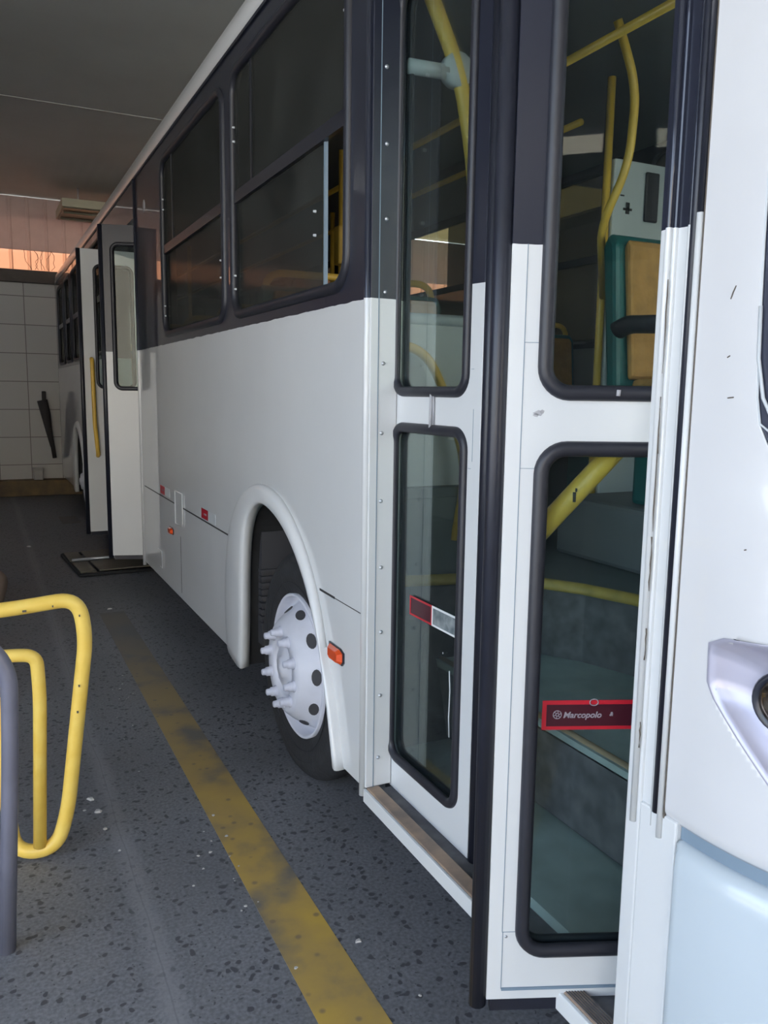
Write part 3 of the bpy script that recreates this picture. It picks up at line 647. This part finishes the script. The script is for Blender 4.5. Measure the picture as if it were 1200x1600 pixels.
# door leaves -------------------------------------------------------------
def frame_loop(x0, z0, x1, z1, r): return rrect(x0, z0, x1, z1, r, 8)
def leaf(name, ox, oy, dx, dy, W, flip, wins, label=None, seal=True, paint=None, bars=(), z0=.29, z1=2.825, inner_white=False):
    o = None
    def S(s): return W - s if flip else s
    holes = []
    for (a, c, za, zb) in wins:
        s0, s1 = sorted((S(a), S(c))); holes.append(rrect(s0 + .012, za + .012, s1 - .012, zb - .012, .048, 8))
    s0, s1 = sorted((S(.02), S(W)))
    o = plate(name, [(s0, z0), (s1, z0), (s1, z1), (s0, z1)], holes, 0, .032, paint or M['leafpaint'], bus, 'xz')
    o.location = (ox, oy, 0); o.rotation_euler = (0, 0, math.atan2(dy, dx))
    if label: o['label'] = label
    for (a, c, za, zb) in wins:
        s0, s1 = sorted((S(a), S(c)))
        MB().tube([(p[0], -.001, p[1]) for p in rrect(s0 + .015, za + .015, s1 - .015, zb - .015, .05, 8)], .0155, closed=True, n=10, flat=(0, 1, 0), sy=.85).build('window_gasket', M['rubber'], o)
        MB().tube([(p[0], .032, p[1]) for p in rrect(s0 + .015, za + .015, s1 - .015, zb - .015, .05, 8)], .0145, closed=True, n=8, flat=(0, 1, 0), sy=.7).build('window_gasket', M['rubber'], o)
        MB().box((s0 + .016, .012, za + .016), (s1 - .016, .016, zb - .016)).build('window_pane', M['doorglass'], o)
    if seal:
        MB().tube([(S(.004), .016, z0 - .02), (S(.004), .016, z1)], .0205, n=14, sy=.9).build('edge_seal', M['seal'], o)
        MB().box((min(S(.03), S(W)), .008, z0 - .034), (max(S(.03), S(W)), .024, z0)).build('sweep_strip', M['seal'], o)
    return o, S
two = [(.078, .525, 1.59, 2.72), (.078, .525, .39, 1.51)]
# the open leaf nearest the viewer
L2, S2 = leaf('door_leaf', -.171, 1.344, .922, -.387, .60, False, two, 'front door leaf swung open, nearest the viewer')
MB().box((.049, -.0008, .45), (.0505, 0, 1.885)).box((.0505, -.0008, 1.70), (.078, 0, 1.7012)).box((.0505, -.0008, 1.455), (.085, 0, 1.456)).box((.0505, -.0008, .45), (.10, 0, .4512)).box((.0505, -.0008, .315), (.052, 0, .45)).box((.052, -.003, .312), (.58, 0, .318)).build('seam', M['groove'], L2)
MB().tube([(.040, .05, 1.244), (.41, .05, 1.660)], .0215, n=14, sy=1.0).build('grab_bar', M['yellowi'], L2)
MB().box((.168, .027, 1.385), (.174, .031, 1.405)).box((.173, .027, 1.406), (.176, .031, 1.413)).build('bar_chip', M['inkblack'], L2)
st = MB().box((.119, -.0012, .905), (.335, .0105, .969))
st = MB().box((.119, .0095, .905), (.335, .0115, .969)).build('window_sticker', M['red'], L2)
MB().box((.128, .0086, .913), (.335, .0095, .960)).build('dark_field', M['redsoft'], st)
def text(txt, size, loc, rot, m, parent, name='lettering', ext=.0003, shear=.25):
    cu = bpy.data.curves.new('txt', 'FONT'); cu.body = txt; cu.size = size; cu.extrude = ext; cu.shear = shear; cu.offset = size*.02
    co = bpy.data.objects.new('txt', cu); C.objects.link(co); bpy.context.view_layer.update()
    me = bpy.data.meshes.new_from_object(co.evaluated_get(bpy.context.evaluated_depsgraph_get())); bpy.data.objects.remove(co); me.materials.clear()
    mt = Matrix.Translation(loc) @ rot
    me.transform(mt); return link(name, me, m, parent)
RX = Matrix.Rotation(PI/2, 4, 'X')
text('Marcopolo', .0185, (.163, .0082, .9315), RX, M['inkwhite'], st)
text('&', .012, (.262, .0082, .935), RX, M['inkwhite'], st)
lg = MB()
for rad, wd in ((.0088, .0009), (.0032, .0010)): lg.tube([(.151 + rad*math.cos(2*PI*k/24), .0084, .9385 + rad*math.sin(2*PI*k/24)) for k in range(24)], wd, closed=True, n=6)
for k in range(6): a = PI/3*k; lg.tube([(.151 + .0035*math.cos(a), .0084, .9385 + .0035*math.sin(a)), (.151 + .0085*math.cos(a + .4), .0084, .9385 + .0085*math.sin(a + .4))], .0008, n=5)
lg.build('round_emblem', M['inkwhite'], st)
MB().tube([(.228 + .009*math.cos(2*PI*k/20), .0085, .965 + .007*math.sin(2*PI*k/20)) for k in range(20)], .0012, closed=True, n=5).build('round_trace', M['inkwhite'], st)
sc_ = MB()
for (sx_, sz, w, h) in ((.083, 1.565, .012, .006), (.078, 1.561, .007, .004), (.090, 1.568, .006, .004)): sc_.prism([(sx_ - w, -.0006, sz), (sx_, -.0006, sz + h), (sx_ + w*.8, -.0006, sz + h*.3), (sx_ + w*.4, -.0006, sz - h), (sx_ - w*.5, -.0006, sz - h*.7)], (0, .0006, 0))
sc_.build('scuff', M['scuff'], L2)
tr_ = MB().tube([(.235, -.016, 1.60), (.236, -.016, 1.612)], .004, n=6).build('gasket_joint', M['scuff'], L2)
MB().lathe([(-.002, 0), (-.002, .003), (0, .003)], (.058, 0, .44), 'y', 8).build('rivet', M['rivet'], L2)
# the closed leaf beside it
W1 = .56
L1, S1 = leaf('door_leaf', .10, 2.36, 0, -1, W1, True, [(.078, .525, 1.59, 2.78), (.078, .525, .39, 1.51)], 'front door leaf standing closed behind the sill', z1=2.84)
jr = MB().tube([(.29, -.008, 1.605), (.285, -.006, 1.55), (.287, -.008, 1.50)], .005, n=7).tube([(.30, -.006, 1.60), (.301, -.006, 1.51)], .003, n=6)
jr.build('gasket_joint', M['scuff'], L1)
MB().box((.486, -.0008, 1.40), (.500, 0, 1.4012)).box((.505, -.0008, 1.42), (.5062, 0, 1.56)).box((.490, -.0008, 1.665), (.503, 0, 1.6662)).box((.024, -.0008, .40), (.0255, 0, 1.88)).box((.0255, -.0008, 1.44), (.037, 0, 1.4412)).build('seam', M['groove'], L1)
sr = MB()
def ring(mb, x0, z0, x1, z1, w, y): 
    mb.box((x0, y, z0), (x1, y + .001, z0 + w)).box((x0, y, z1 - w), (x1, y + .001, z1)).box((x0, y, z0 + w), (x0 + w, y + .001, z1 - w)).box((x1 - w, y, z0 + w), (x1, y + .001, z1 - w)); return mb
st1 = MB().box((.152, .0095, .908), (.293, .0105, .970)).build('reflector_sticker', M['redsoft'], L1)
ring(MB(), .152, .908, .293, .970, .006, .0082).build('red_border', M['red'], st1)
MB().box((.293, .0095, .908), (.442, .0105, .970)).build('clear_half', mat('smoky_grey', (.11, .14, .15), .4, noise=.8, nscale=40, ntint=(.3, .33, .34)), st1)
ring(MB(), .293, .908, .442, .970, .006, .0080).build('white_border', M['whitest'], st1)
sc_ = MB().tube([(.402, .009, .80), (.408, .009, .74), (.405, .009, .66), (.410, .009, .60)], .0022, n=5).box((.36, .009, .84), (.364, .010, .845)); sc_.build('paint_streak', M['greyst'], L1)
# mid door leaves
one = [(.125, .46, 1.60, 2.70)]
LA, SA = leaf('door_leaf', -.205, 6.66, .95, -.31, .56, False, [(.070, .42, 1.59, 2.70)], 'mid door leaf swung out at its front jamb')
MB().tube(fillet([(.17, .06, 1.55), (.17, .085, 1.5), (.17, .085, .9), (.17, .06, .85)], .03), .016).build('grab_bar', M['yellowi'], LA)
LB, SB = leaf('door_leaf', .34, 7.66, -1, 0, .60, True, [(.115, .46, 1.60, 2.67)], 'mid door leaf swung out at its rear jamb, yellow bar on its inner face', paint=M['white'], z0=.33, z1=2.79)
MB().tube(fillet([(SB(.082), .03, 1.86), (SB(.082), .06, 1.84), (SB(.084), .075, 1.3), (SB(.105), .06, 1.03), (SB(.105), .03, 1.01)], .03), .018).build('grab_bar', M['yellowi'], LB)
# mid door steps
MB().box((.13, 6.34, .30), (.42, 7.98, .33)).box((.42, 6.34, .33), (.44, 7.98, .60)).box((.42, 6.34, .58), (.72, 7.98, .61)).box((.70, 6.34, .60), (.72, 7.98, .87)).build('mid_steps', M['stepdark'], bus)
# loose metal ramp lying on the floor under the mid door
rpo = bpy.data.objects.new('loading_ramp', None); C.objects.link(rpo)
tag(rpo, 'folded metal ramp lying on the floor under the open mid door', 'ramp')
pm = mat('dull_plate_metal', (.20, .19, .15), .4, metal=.4, noise=.3, nscale=6)
def rplate(p): MB().prism(p, (0, 0, -.012)).build('ramp_panel', pm, rpo, bevel=.002)
rplate([(-.43, 8.22, .042), (-.30, 8.22, .042), (-.28, 7.82, .042), (-.41, 7.82, .042)])
rplate([(-.40, 7.72, .042), (-.27, 7.72, .042), (-.24, 7.30, .042), (-.37, 7.28, .042)])
rplate([(-.275, 8.24, .045), (.28, 8.24, .055), (.30, 7.80, .055), (-.255, 7.80, .045)])
rplate([(-.245, 7.72, .045), (.30, 7.72, .055), (.32, 7.30, .055), (-.215, 7.30, .045)])
MB().tube([(-.44, 8.25, .016), (.3, 8.25, .02)], .015).tube([(-.38, 7.26, .016), (.32, 7.27, .02)], .015).tube([(-.44, 8.25, .016), (-.38, 7.26, .016)], .014).tube([(.3, 8.25, .02), (.32, 7.27, .02)], .014).build('ramp_frame', M['dark'], rpo)
MB().tube([(-.395, 7.77, .052), (.25, 7.77, .062)], .013).build('hinge_rod', M['alu'], rpo)

# front door post -----------------------------------------------------------
fp = MB().box((.0, 1.075, .10), (.10, 1.112, 3.09))
fp.build('door_post', M['body'], bus, bevel=.004)
MB().tube([(-.003, 1.088, .80), (-.003, 1.088, 3.08)], .0065, n=10).build('post_bead', M['body'], bus)
MB().box((.006, 1.040, .80), (.10, 1.075, 3.09)).build('post_cover', M['body'], bus)
MB().tube([(.004, 1.046, .81), (.002, 1.046, 3.09)], .0045, n=8).build('post_lip', M['body'], bus)
MB().box((.008, 1.022, .842), (.06, 1.040, 3.09)).tube([(.003, 1.0355, .842), (.003, 1.0355, 3.09)], .0088, n=10).build('post_rubber', M['seal'], bus)
MB().tube([(-.002, 1.0225, .80), (-.002, 1.0225, 1.90)], .0058, n=10).build('white_bead', M['white'], bus)
MB().tube([(-.002, 1.0225, 1.90), (-.002, 1.0225, 3.09)], .0058, n=10).build('dark_bead', M['trimblack'], bus)
ck = MB()
for z_, l in ((1.50, .10), (1.36, .22), (1.12, .06), (1.64, .16), (.95, .05), (1.25, .10)):
    ck.tube([(-.006, 1.0805 + random.uniform(-.001, .001), z_ + l*j/6) for j in range(7)], [.0004 + random.random()*.0012 for _ in range(7)], n=5)
ck.box((-.0005, 1.014, .84), (.004, 1.0165, 3.05)).build('cracked_sealant', M['paint_chip'], bus)

# front shell ---------------------------------------------------------------
def prof_xy(t):
    """plan of the nose, arc parameter t from the door post round to the centre line"""
    if t <= .06: return (0.0, 1.014 - t)
    L = (t - .06)
    q = L/.86
    if q <= 1:
        ph = q*PI/2; return (.48 - .48*math.cos(ph), .954 - .52*math.sin(ph))
    u = min((L - .86)/.77, 1.0); return (.48 + .77*u, .434 - .03*math.sin(u*PI/2))
TMAX = 1.69
def shell_pt(t, z, off=0.):
    x, y = prof_xy(t); x2, y2 = prof_xy(min(t + .01, TMAX)); x1, y1 = prof_xy(max(t - .01, 0))
    tx, ty = x2 - x1, y2 - y1; l = math.hypot(tx, ty) or 1
    nx, ny = ty/l, -tx/l
    lean = max(0, (z - 1.4))*.10 * min(1, t/.9)**2
    return Vector((x + nx*off, y + ny*off + lean, z))
def te(z):
    tb = [(1.40, TMAX), (1.415, 1.2), (1.43, .75), (1.45, .42), (1.47, .26), (1.50, .178), (1.53, .152), (1.56, .136), (1.60, .128), (1.72, .122), (1.85, .118), (3.0, .105)]
    if z <= 1.40: return TMAX
    for (a, p), (c, q_) in zip(tb, tb[1:]):
        if z <= c: return p + (q_ - p)*(z - a)/(c - a)
    return tb[-1][1]
pod = [(.081, 1.190), (.110, 1.205), (.19, 1.213), (.40, 1.235), (.70, 1.24), (.80, 1.20), (.74, 1.08), (.50, .955), (.30, .945), (.215, .985), (.150, 1.048), (.098, 1.100), (.083, 1.125)]
def inside(t, z, poly):
    c = False; n = len(poly)
    for i in range(n):
        (x1, y1), (x2, y2) = poly[i], poly[i-1]
        if (y1 > z) != (y2 > z) and t < (x2-x1)*(z-y1)/(y2-y1) + x1: c = not c
    return c
def side_of(p, s): return (p.x, p.y, p.z) if s > 0 else (2.5 - p.x, p.y, p.z)
zs = [.835 + .0094*k for k in range(61)] + [1.415, 1.43, 1.45, 1.47, 1.50, 1.53, 1.56, 1.60] + [1.66 + .06*k for k in range(24)]
NT = 110
body = MB(); 
for s_ in (1, -1):
    vs = []
    for z in zs:
        T = te(z)
        for k in range(NT+1):
            q = k/NT; t = T*(q**1.6)
            off = 0.0
            if z < .86: off = -.014*((.86 - z)/.025)**2
            vs.append(side_of(shell_pt(t, z, off), s_))
    fs = []
    for j in range(len(zs)-1):
        for k in range(NT):
            zc = (zs[j] + zs[j+1])/2; tcn = (te(zs[j]) + te(zs[j+1]))/2*((k+.5)/NT)**1.6
            if inside(tcn, zc, pod): continue
            a = j*(NT+1)+k; fs.append((a, a+1, a+NT+2, a+NT+1))
    body.add(vs, fs, 0, True)
bo = body.build('front_mask', M['front'], bus); so = bo.modifiers.new('s', 'SOLIDIFY'); so.thickness = .004; so.offset = -1
# roof cap above windscreen
cap = MB(); vs = []
for s_ in (1, -1):
    vs = []
    for j, (z, o_) in enumerate(((2.93, 0), (3.04, -.005), (3.10, -.02), (3.17, -.09), (3.20, -.18))):
        for k in range(41): vs.append(side_of(shell_pt(TMAX*k/40, z, o_), s_))
    cap.add(vs, [(j*41+k, j*41+k+1, (j+1)*41+k+1, (j+1)*41+k) for j in range(4) for k in range(40)], 0, True)
cap.build('roof_cap', M['front'], bus)
# windscreen and its bright trim
ws = MB()
zz = [1.40, 1.415, 1.43, 1.45, 1.47, 1.50, 1.53, 1.56, 1.60] + [1.66 + .06*k for k in range(22)]
for s_ in (1, -1):
    vs = []
    for z in zz:
        T = te(z)
        for k in range(61): vs.append(side_of(shell_pt(T + (TMAX - T)*k/60, z, -.006), s_))
    ws.add(vs, [(j*61+k, j*61+k+1, (j+1)*61+k+1, (j+1)*61+k) for j in range(len(zz)-1) for k in range(60)], 0, True)
    MB().tube([side_of(shell_pt(min(te(z) + (.001 if z > 1.55 else .03), TMAX), z, -.001), s_) for z in zz[2:]], .002, n=6).build('windscreen_trim', M['greyst'], bus)
    vs = []
    for z in zz:
        T = te(z)
        for k in range(13): vs.append(side_of(shell_pt(min(T + .09*k/12, TMAX), z, -.004), s_))
    MB().add(vs, [(j*13+k, j*13+k+1, (j+1)*13+k+1, (j+1)*13+k) for j in range(len(zz)-1) for k in range(12)], 0, True).build('windscreen_border', mat('dark_ceramic_border', (.05, .055, .08), .15, coat=.6), bus)
ws.build('windscreen', M['windscreen'], bus)
MB().tube([shell_pt(.1235, 1.74, .001), shell_pt(.127, 1.66, .001), shell_pt(.140, 1.60, .001), shell_pt(.160, 1.565, .001), shell_pt(.25, 1.53, .001)], .003, n=8).build('glass_bead', M['greyst'], bus)
# bumper
bz = [(.10, -.03), (.14, .0), (.25, .014), (.60, .018), (.765, .018), (.795, .014), (.808, .006), (.813, -.006), (.815, -.03)]
bmp = MB()
for s_ in (1, -1):
    vs = []
    for z, off in bz:
        for k in range(61):
            t = .032 + (TMAX - .032)*(k/60)**1.4; e = min(1, (t - .032)/.012)
            vs.append(side_of(shell_pt(t, z - .0*t, off*e if off > 0 else off), s_))
    bmp.add(vs, [(j*61+k, j*61+k+1, (j+1)*61+k+1, (j+1)*61+k) for j in range(len(bz)-1) for k in range(60)], 0, True)
bmp.build('bumper', M['bumper'], bus).modifiers.new('s', 'SOLIDIFY').thickness = .004
gv = MB()
for s_ in (1, -1):
    vs = []
    for z, off in ((.80, -.012), (.85, -.012)):
        for k in range(61): vs.append(side_of(shell_pt(.03 + (TMAX - .03)*k/60, z, off), s_))
    gv.add(vs, [(k, k+1, 61+k+1, 61+k) for k in range(60)], 0, True)
gv.build('bumper_gap', M['groove'], bus)  # strip colour carries the grey-blue shading of the gap
# corner skin between post and bumper
MB().box((.0, .985, .10), (.10, 1.075, .845)).build('corner_skin', M['white'], bus, bevel=.004)
# headlight pods
def pod_mesh(s_):
    vs = []; c = (.36, 1.09); n = len(pod)*4; lp = []
    for i in range(len(pod)):
        a, b_ = pod[i], pod[(i+1) % len(pod)]
        for k in range(4): lp.append((a[0] + (b_[0]-a[0])*k/4, a[1] + (b_[1]-a[1])*k/4))
    rings = [(1.03, .003), (1.0, .004), (.97, -.004), (.90, -.018), (.75, -.034), (.5, -.045), (.2, -.05), (.02, -.05)]
    for f, off in rings:
        for (t, z) in lp: vs.append(side_of(shell_pt(c[0] + (t - c[0])*f, c[1] + (z - c[1])*f, off), s_))
    return MB().add(vs, [(j*n+k, j*n+(k+1) % n, (j+1)*n+(k+1) % n, (j+1)*n+k) for j in range(len(rings)-1) for k in range(n)] + [tuple((len(rings)-1)*n + k for k in range(n))], 0, True)
for s_ in (1, -1):
    ho = pod_mesh(s_).build('headlight_housing', M['silver'], bus)
    for (t, z, r_) in ((.207, 1.120, .047), (.42, 1.10, .062), (.62, 1.13, .05)):
        P = shell_pt(t, z, -.022); Pn = (shell_pt(t, z, .05) - shell_pt(t, z, -.05)).normalized()
        tx = Pn.cross(Vector((0, 0, 1))).normalized(); up = tx.cross(Pn)
        def rg(rad, dd): return [side_of(P + Pn*dd + tx*rad*math.cos(2*PI*k/32) + up*rad*math.sin(2*PI*k/32), s_) for k in range(32)]
        def stack(lst): return MB().add([v for q_ in lst for v in rg(*q_)], [(j*32+k, j*32+(k+1) % 32, (j+1)*32+(k+1) % 32, (j+1)*32+k) for j in range(len(lst)-1) for k in range(32)] + [tuple((len(lst)-1)*32+k for k in range(32))], 0, True)
        stack([(r_*1.12, -.02), (r_*1.12, .0), (r_, .008), (r_*.9, .0)]).build('lamp_bezel', M['trimblack'], ho)
        stack([(r_*.88, .0), (r_*.8, .006), (r_*.5, .010), (.001, .012)]).build('lamp_lens', M['lens'], ho)
        stack([(r_*.98, .006), (r_*.94, .011), (r_*.88, .006), (r_*.86, .002)]).v and None
# paint scratches on the nose
scr = MB()
for (y, z, a, l) in ((.945, 1.765, -2.0, .022), (.935, 1.60, .1, .012), (.945, 1.665, .5, .006), (.885, 1.36, .3, .004)):
    t = 1.014 - y; scr.tube([shell_pt(t - .5*l*math.cos(a), z - .5*l*math.sin(a), .0), shell_pt(t, z, .001), shell_pt(t + .5*l*math.cos(a), z + .5*l*math.sin(a), .0)], .0011, n=5)
scr.build('paint_scratch', M['paint_chip'], bus)

# interior -------------------------------------------------------------------
MB().box((.05, 1.05, 3.02), (2.45, 12.9, 3.05)).build('interior_ceiling', M['inner'], bus)
MB().box((.035, 2.72, 1.24), (.05, 3.98, 1.90)).box((.035, 3.98, .90), (.05, 6.3, 1.90)).box((.035, 8.05, .90), (.05, 9.8, 1.90)).box((.035, 9.8, 1.24), (.05, 11.3, 1.90)).box((.035, 11.3, .90), (.05, 12.9, 1.90)).box((2.44, 1.0, .90), (2.455, 12.9, 1.90)).build('wall_lining', M['inner'], bus)
pt = MB().box((.10, 2.78, .93), (.665, 2.80, 1.87)).build('partition_panel', M['panel'], bus, bevel=.004)
MB().tube([(.06, 2.785, 1.88), (.675, 2.785, 1.88)], .022).build('top_tube', M['paneltube'], pt)
MB().box((.575, 2.776, 1.42), (.63, 2.779, 1.56)).box((.645, 2.775, .95), (.665, 2.779, 1.85)).build('notice_sticker', M['whitest'], pt)
nk = MB()
for k, (w, h) in enumerate(((.04, .008), (.03, .004), (.032, .003), (.018, .012), (.034, .003))): nk.box((.60 - w/2, 2.7745, 1.545 - .026*k), (.60 + w/2, 2.776, 1.545 - .026*k + h))
nk.build('notice_print', M['inkblack'], pt)
MB().tube(fillet([(.20, 2.70, 1.80), (.42, 2.70, 1.755), (.50, 2.70, 1.62), (.60, 2.70, 1.36), (.60, 2.70, 1.20), (.57, 2.72, 1.03)], .12, 8), .0175).build('curved_handrail', M['yellowi'], bus)
MB().lathe([(-.02, 0), (-.02, .035), (0, .04)], (.565, 2.78, .985), 'y', 16).build('rail_foot', M['greyst'], bus)
up_ = MB().tube(fillet([(.12, 2.30, 2.90), (.205, 2.30, 2.75), (.30, 2.30, 2.57), (.36, 2.30, 2.30), (.375, 2.30, 1.95)], .1), .024)
up_.build('door_arm_pole', M['yellowi'], bus)
MB().tube([(.12, 2.30, 2.565), (.25, 2.30, 2.57)], .022).lathe([(-.02, .0), (-.02, .05), (.02, .05), (.02, 0)], (.285, 2.30, 2.58), 'y', 16).build('pole_joint', M['greyst'], bus)

# a seat: built once, copied with all of its sub-parts
def bulge_box(mb, a, b, r=.03, mi=0):
    mb.box(a, b, mi)
def make_seat(name, w, arm=False, handle=True):
    s = MB()
    pr = [(-.20, .40), (.20, .36), (.235, .42), (.30, 1.05), (.26, 1.10), (.22, 1.05), (.17, .46), (-.20, .47)]
    s.prism([(-w/2, a, z) for a, z in pr], (w, 0, 0)).box((-w/2 + .06, -.1, 0), (-w/2 + .10, .12, .40)).box((w/2 - .10, -.1, 0), (w/2 - .06, .12, .40))
    o = s.build(name, M['teal'], bus, bevel=.02)
    n = 1 if w < .6 else 2; cw = w/n
    for k in range(n):
        x0 = -w/2 + k*cw + .045; x1 = x0 + cw - .09
        MB().box((x0, -.19, .465), (x1, .14, .51)).build('seat_cushion', M['orange'], o, bevel=.02)
        c = MB().prism([(x0, .135, .52), (x0, .165, .50), (x0, .225, 1.03), (x0, .205, 1.07), (x0, .185, 1.04)], (x1 - x0, 0, 0)).build('back_cushion', M['orange'], o, bevel=.015)
    if handle: MB().tube(fillet([(-w/2 + .03, .28, .95), (-w/2 + .03, .27, 1.15), (w/2 - .03, .27, 1.15), (w/2 - .03, .28, .95)], .09), .017).build('seat_handle', M['yellowi'], o)
    if arm:
        for sx_ in (-1, 1): MB().tube(fillet([(sx_*(w/2 + .02), .16, .70), (sx_*(w/2 + .02), .10, .72), (sx_*(w/2 + .02), -.22, .70)], .05), .03, n=12, sy=1.3).build('armrest', M['armrest'], o)
    return o
s1 = make_seat('passenger_seat', .92)
def copy_seat(src, loc):
    o = src.copy(); C.objects.link(o); o.location = loc; o.parent = bus
    for ch in list(src.children):
        c = ch.copy(); C.objects.link(c); c.parent = o
    return o
first = True
for x, ylist in ((.53, [3.35, 4.15, 4.95, 5.75, 8.6, 9.4, 10.2, 11.0, 11.8, 12.5]), (1.97, [4.1, 4.9, 5.7, 6.5, 7.3, 8.1, 8.9, 9.7, 10.5, 11.3, 12.1])):
    for y in ylist:
        zf = .90 if not (abs(y - 3.35) < .1) else .98
        if first: s1.location = (x, y, zf); first = False
        else: copy_seat(s1, (x, y, zf))
ds = make_seat('front_seat', .50, arm=True, handle=False); ds.location = (1.50, 2.42, 1.16); ds['label'] = 'single orange and teal seat with black armrest'
MB().box((1.22, 2.0, .90), (1.80, 2.9, 1.16)).build('seat_plinth', M['inner'], bus, bevel=.02)
MB().box((1.54, 3.0, .90), (2.44, 3.03, 2.66)).box((1.72, 2.985, 2.40), (1.80, 3.0, 2.62), 1).build('rear_partition', [M['panel'], M['armrest']], bus, bevel=.01)
MB().box((1.58, 2.995, 2.50), (1.60, 3.0, 2.505)).box((1.60, 2.996, 2.44), (1.65, 3.0, 2.45)).box((1.615, 2.996, 2.425), (1.635, 3.0, 2.475)).build('partition_print', M['inkblack'], bus)
pl = MB()
for (x, y, z0, z1) in ((1.515, 3.02, .9, 3.0), (.95, 5.0, .9, 3.0), (1.5, 6.2, .9, 3.0), (.85, 8.3, .9, 3.0), (1.5, 9.3, .9, 3.0), (.90, 4.62, .9, 3.0)):
    MB().tube([(x, y, z0), (x, y, z1)], .018).build('grab_pole', M['yellowi'], bus)
MB().tube(fillet([(1.15, 2.58, 3.0), (1.26, 2.58, 2.78), (1.26, 2.60, 2.50), (1.22, 2.70, 2.28), (1.50, 2.99, 2.05)], .1), .017).build('grab_pole', M['yellowi'], bus)
MB().tube([(1.0, 1.2, 2.86), (1.0, 12.6, 2.86)], .016).tube([(1.5, 3.2, 2.86), (1.5, 12.6, 2.86)], .016).build('ceiling_rail', M['yellowi'], bus)
# ticket reader on a pole, seen through the open sash
MB().box((.84, 4.52, 2.34), (.96, 4.60, 2.56)).build('ticket_reader', M['yellowi'], bus, bevel=.01)
MB().box((1.02, .80, .90), (2.42, 1.15, 1.42)).box((1.02, .72, 1.42), (2.42, 1.10, 1.48)).build('dashboard', M['armrest'], bus, bevel=.03)
sw = MB().tube([(1.95 + .22*math.cos(2*PI*k/32), 1.32 + .10*math.sin(2*PI*k/32), 1.62 + .2*math.sin(2*PI*k/32)) for k in range(32)], .014, closed=True).tube([(1.95, 1.10, 1.42), (1.95, 1.32, 1.62)], .03).tube([(1.73, 1.32, 1.62), (2.17, 1.32, 1.62)], .012)
sw.build('steering_wheel', M['armrest'], bus)
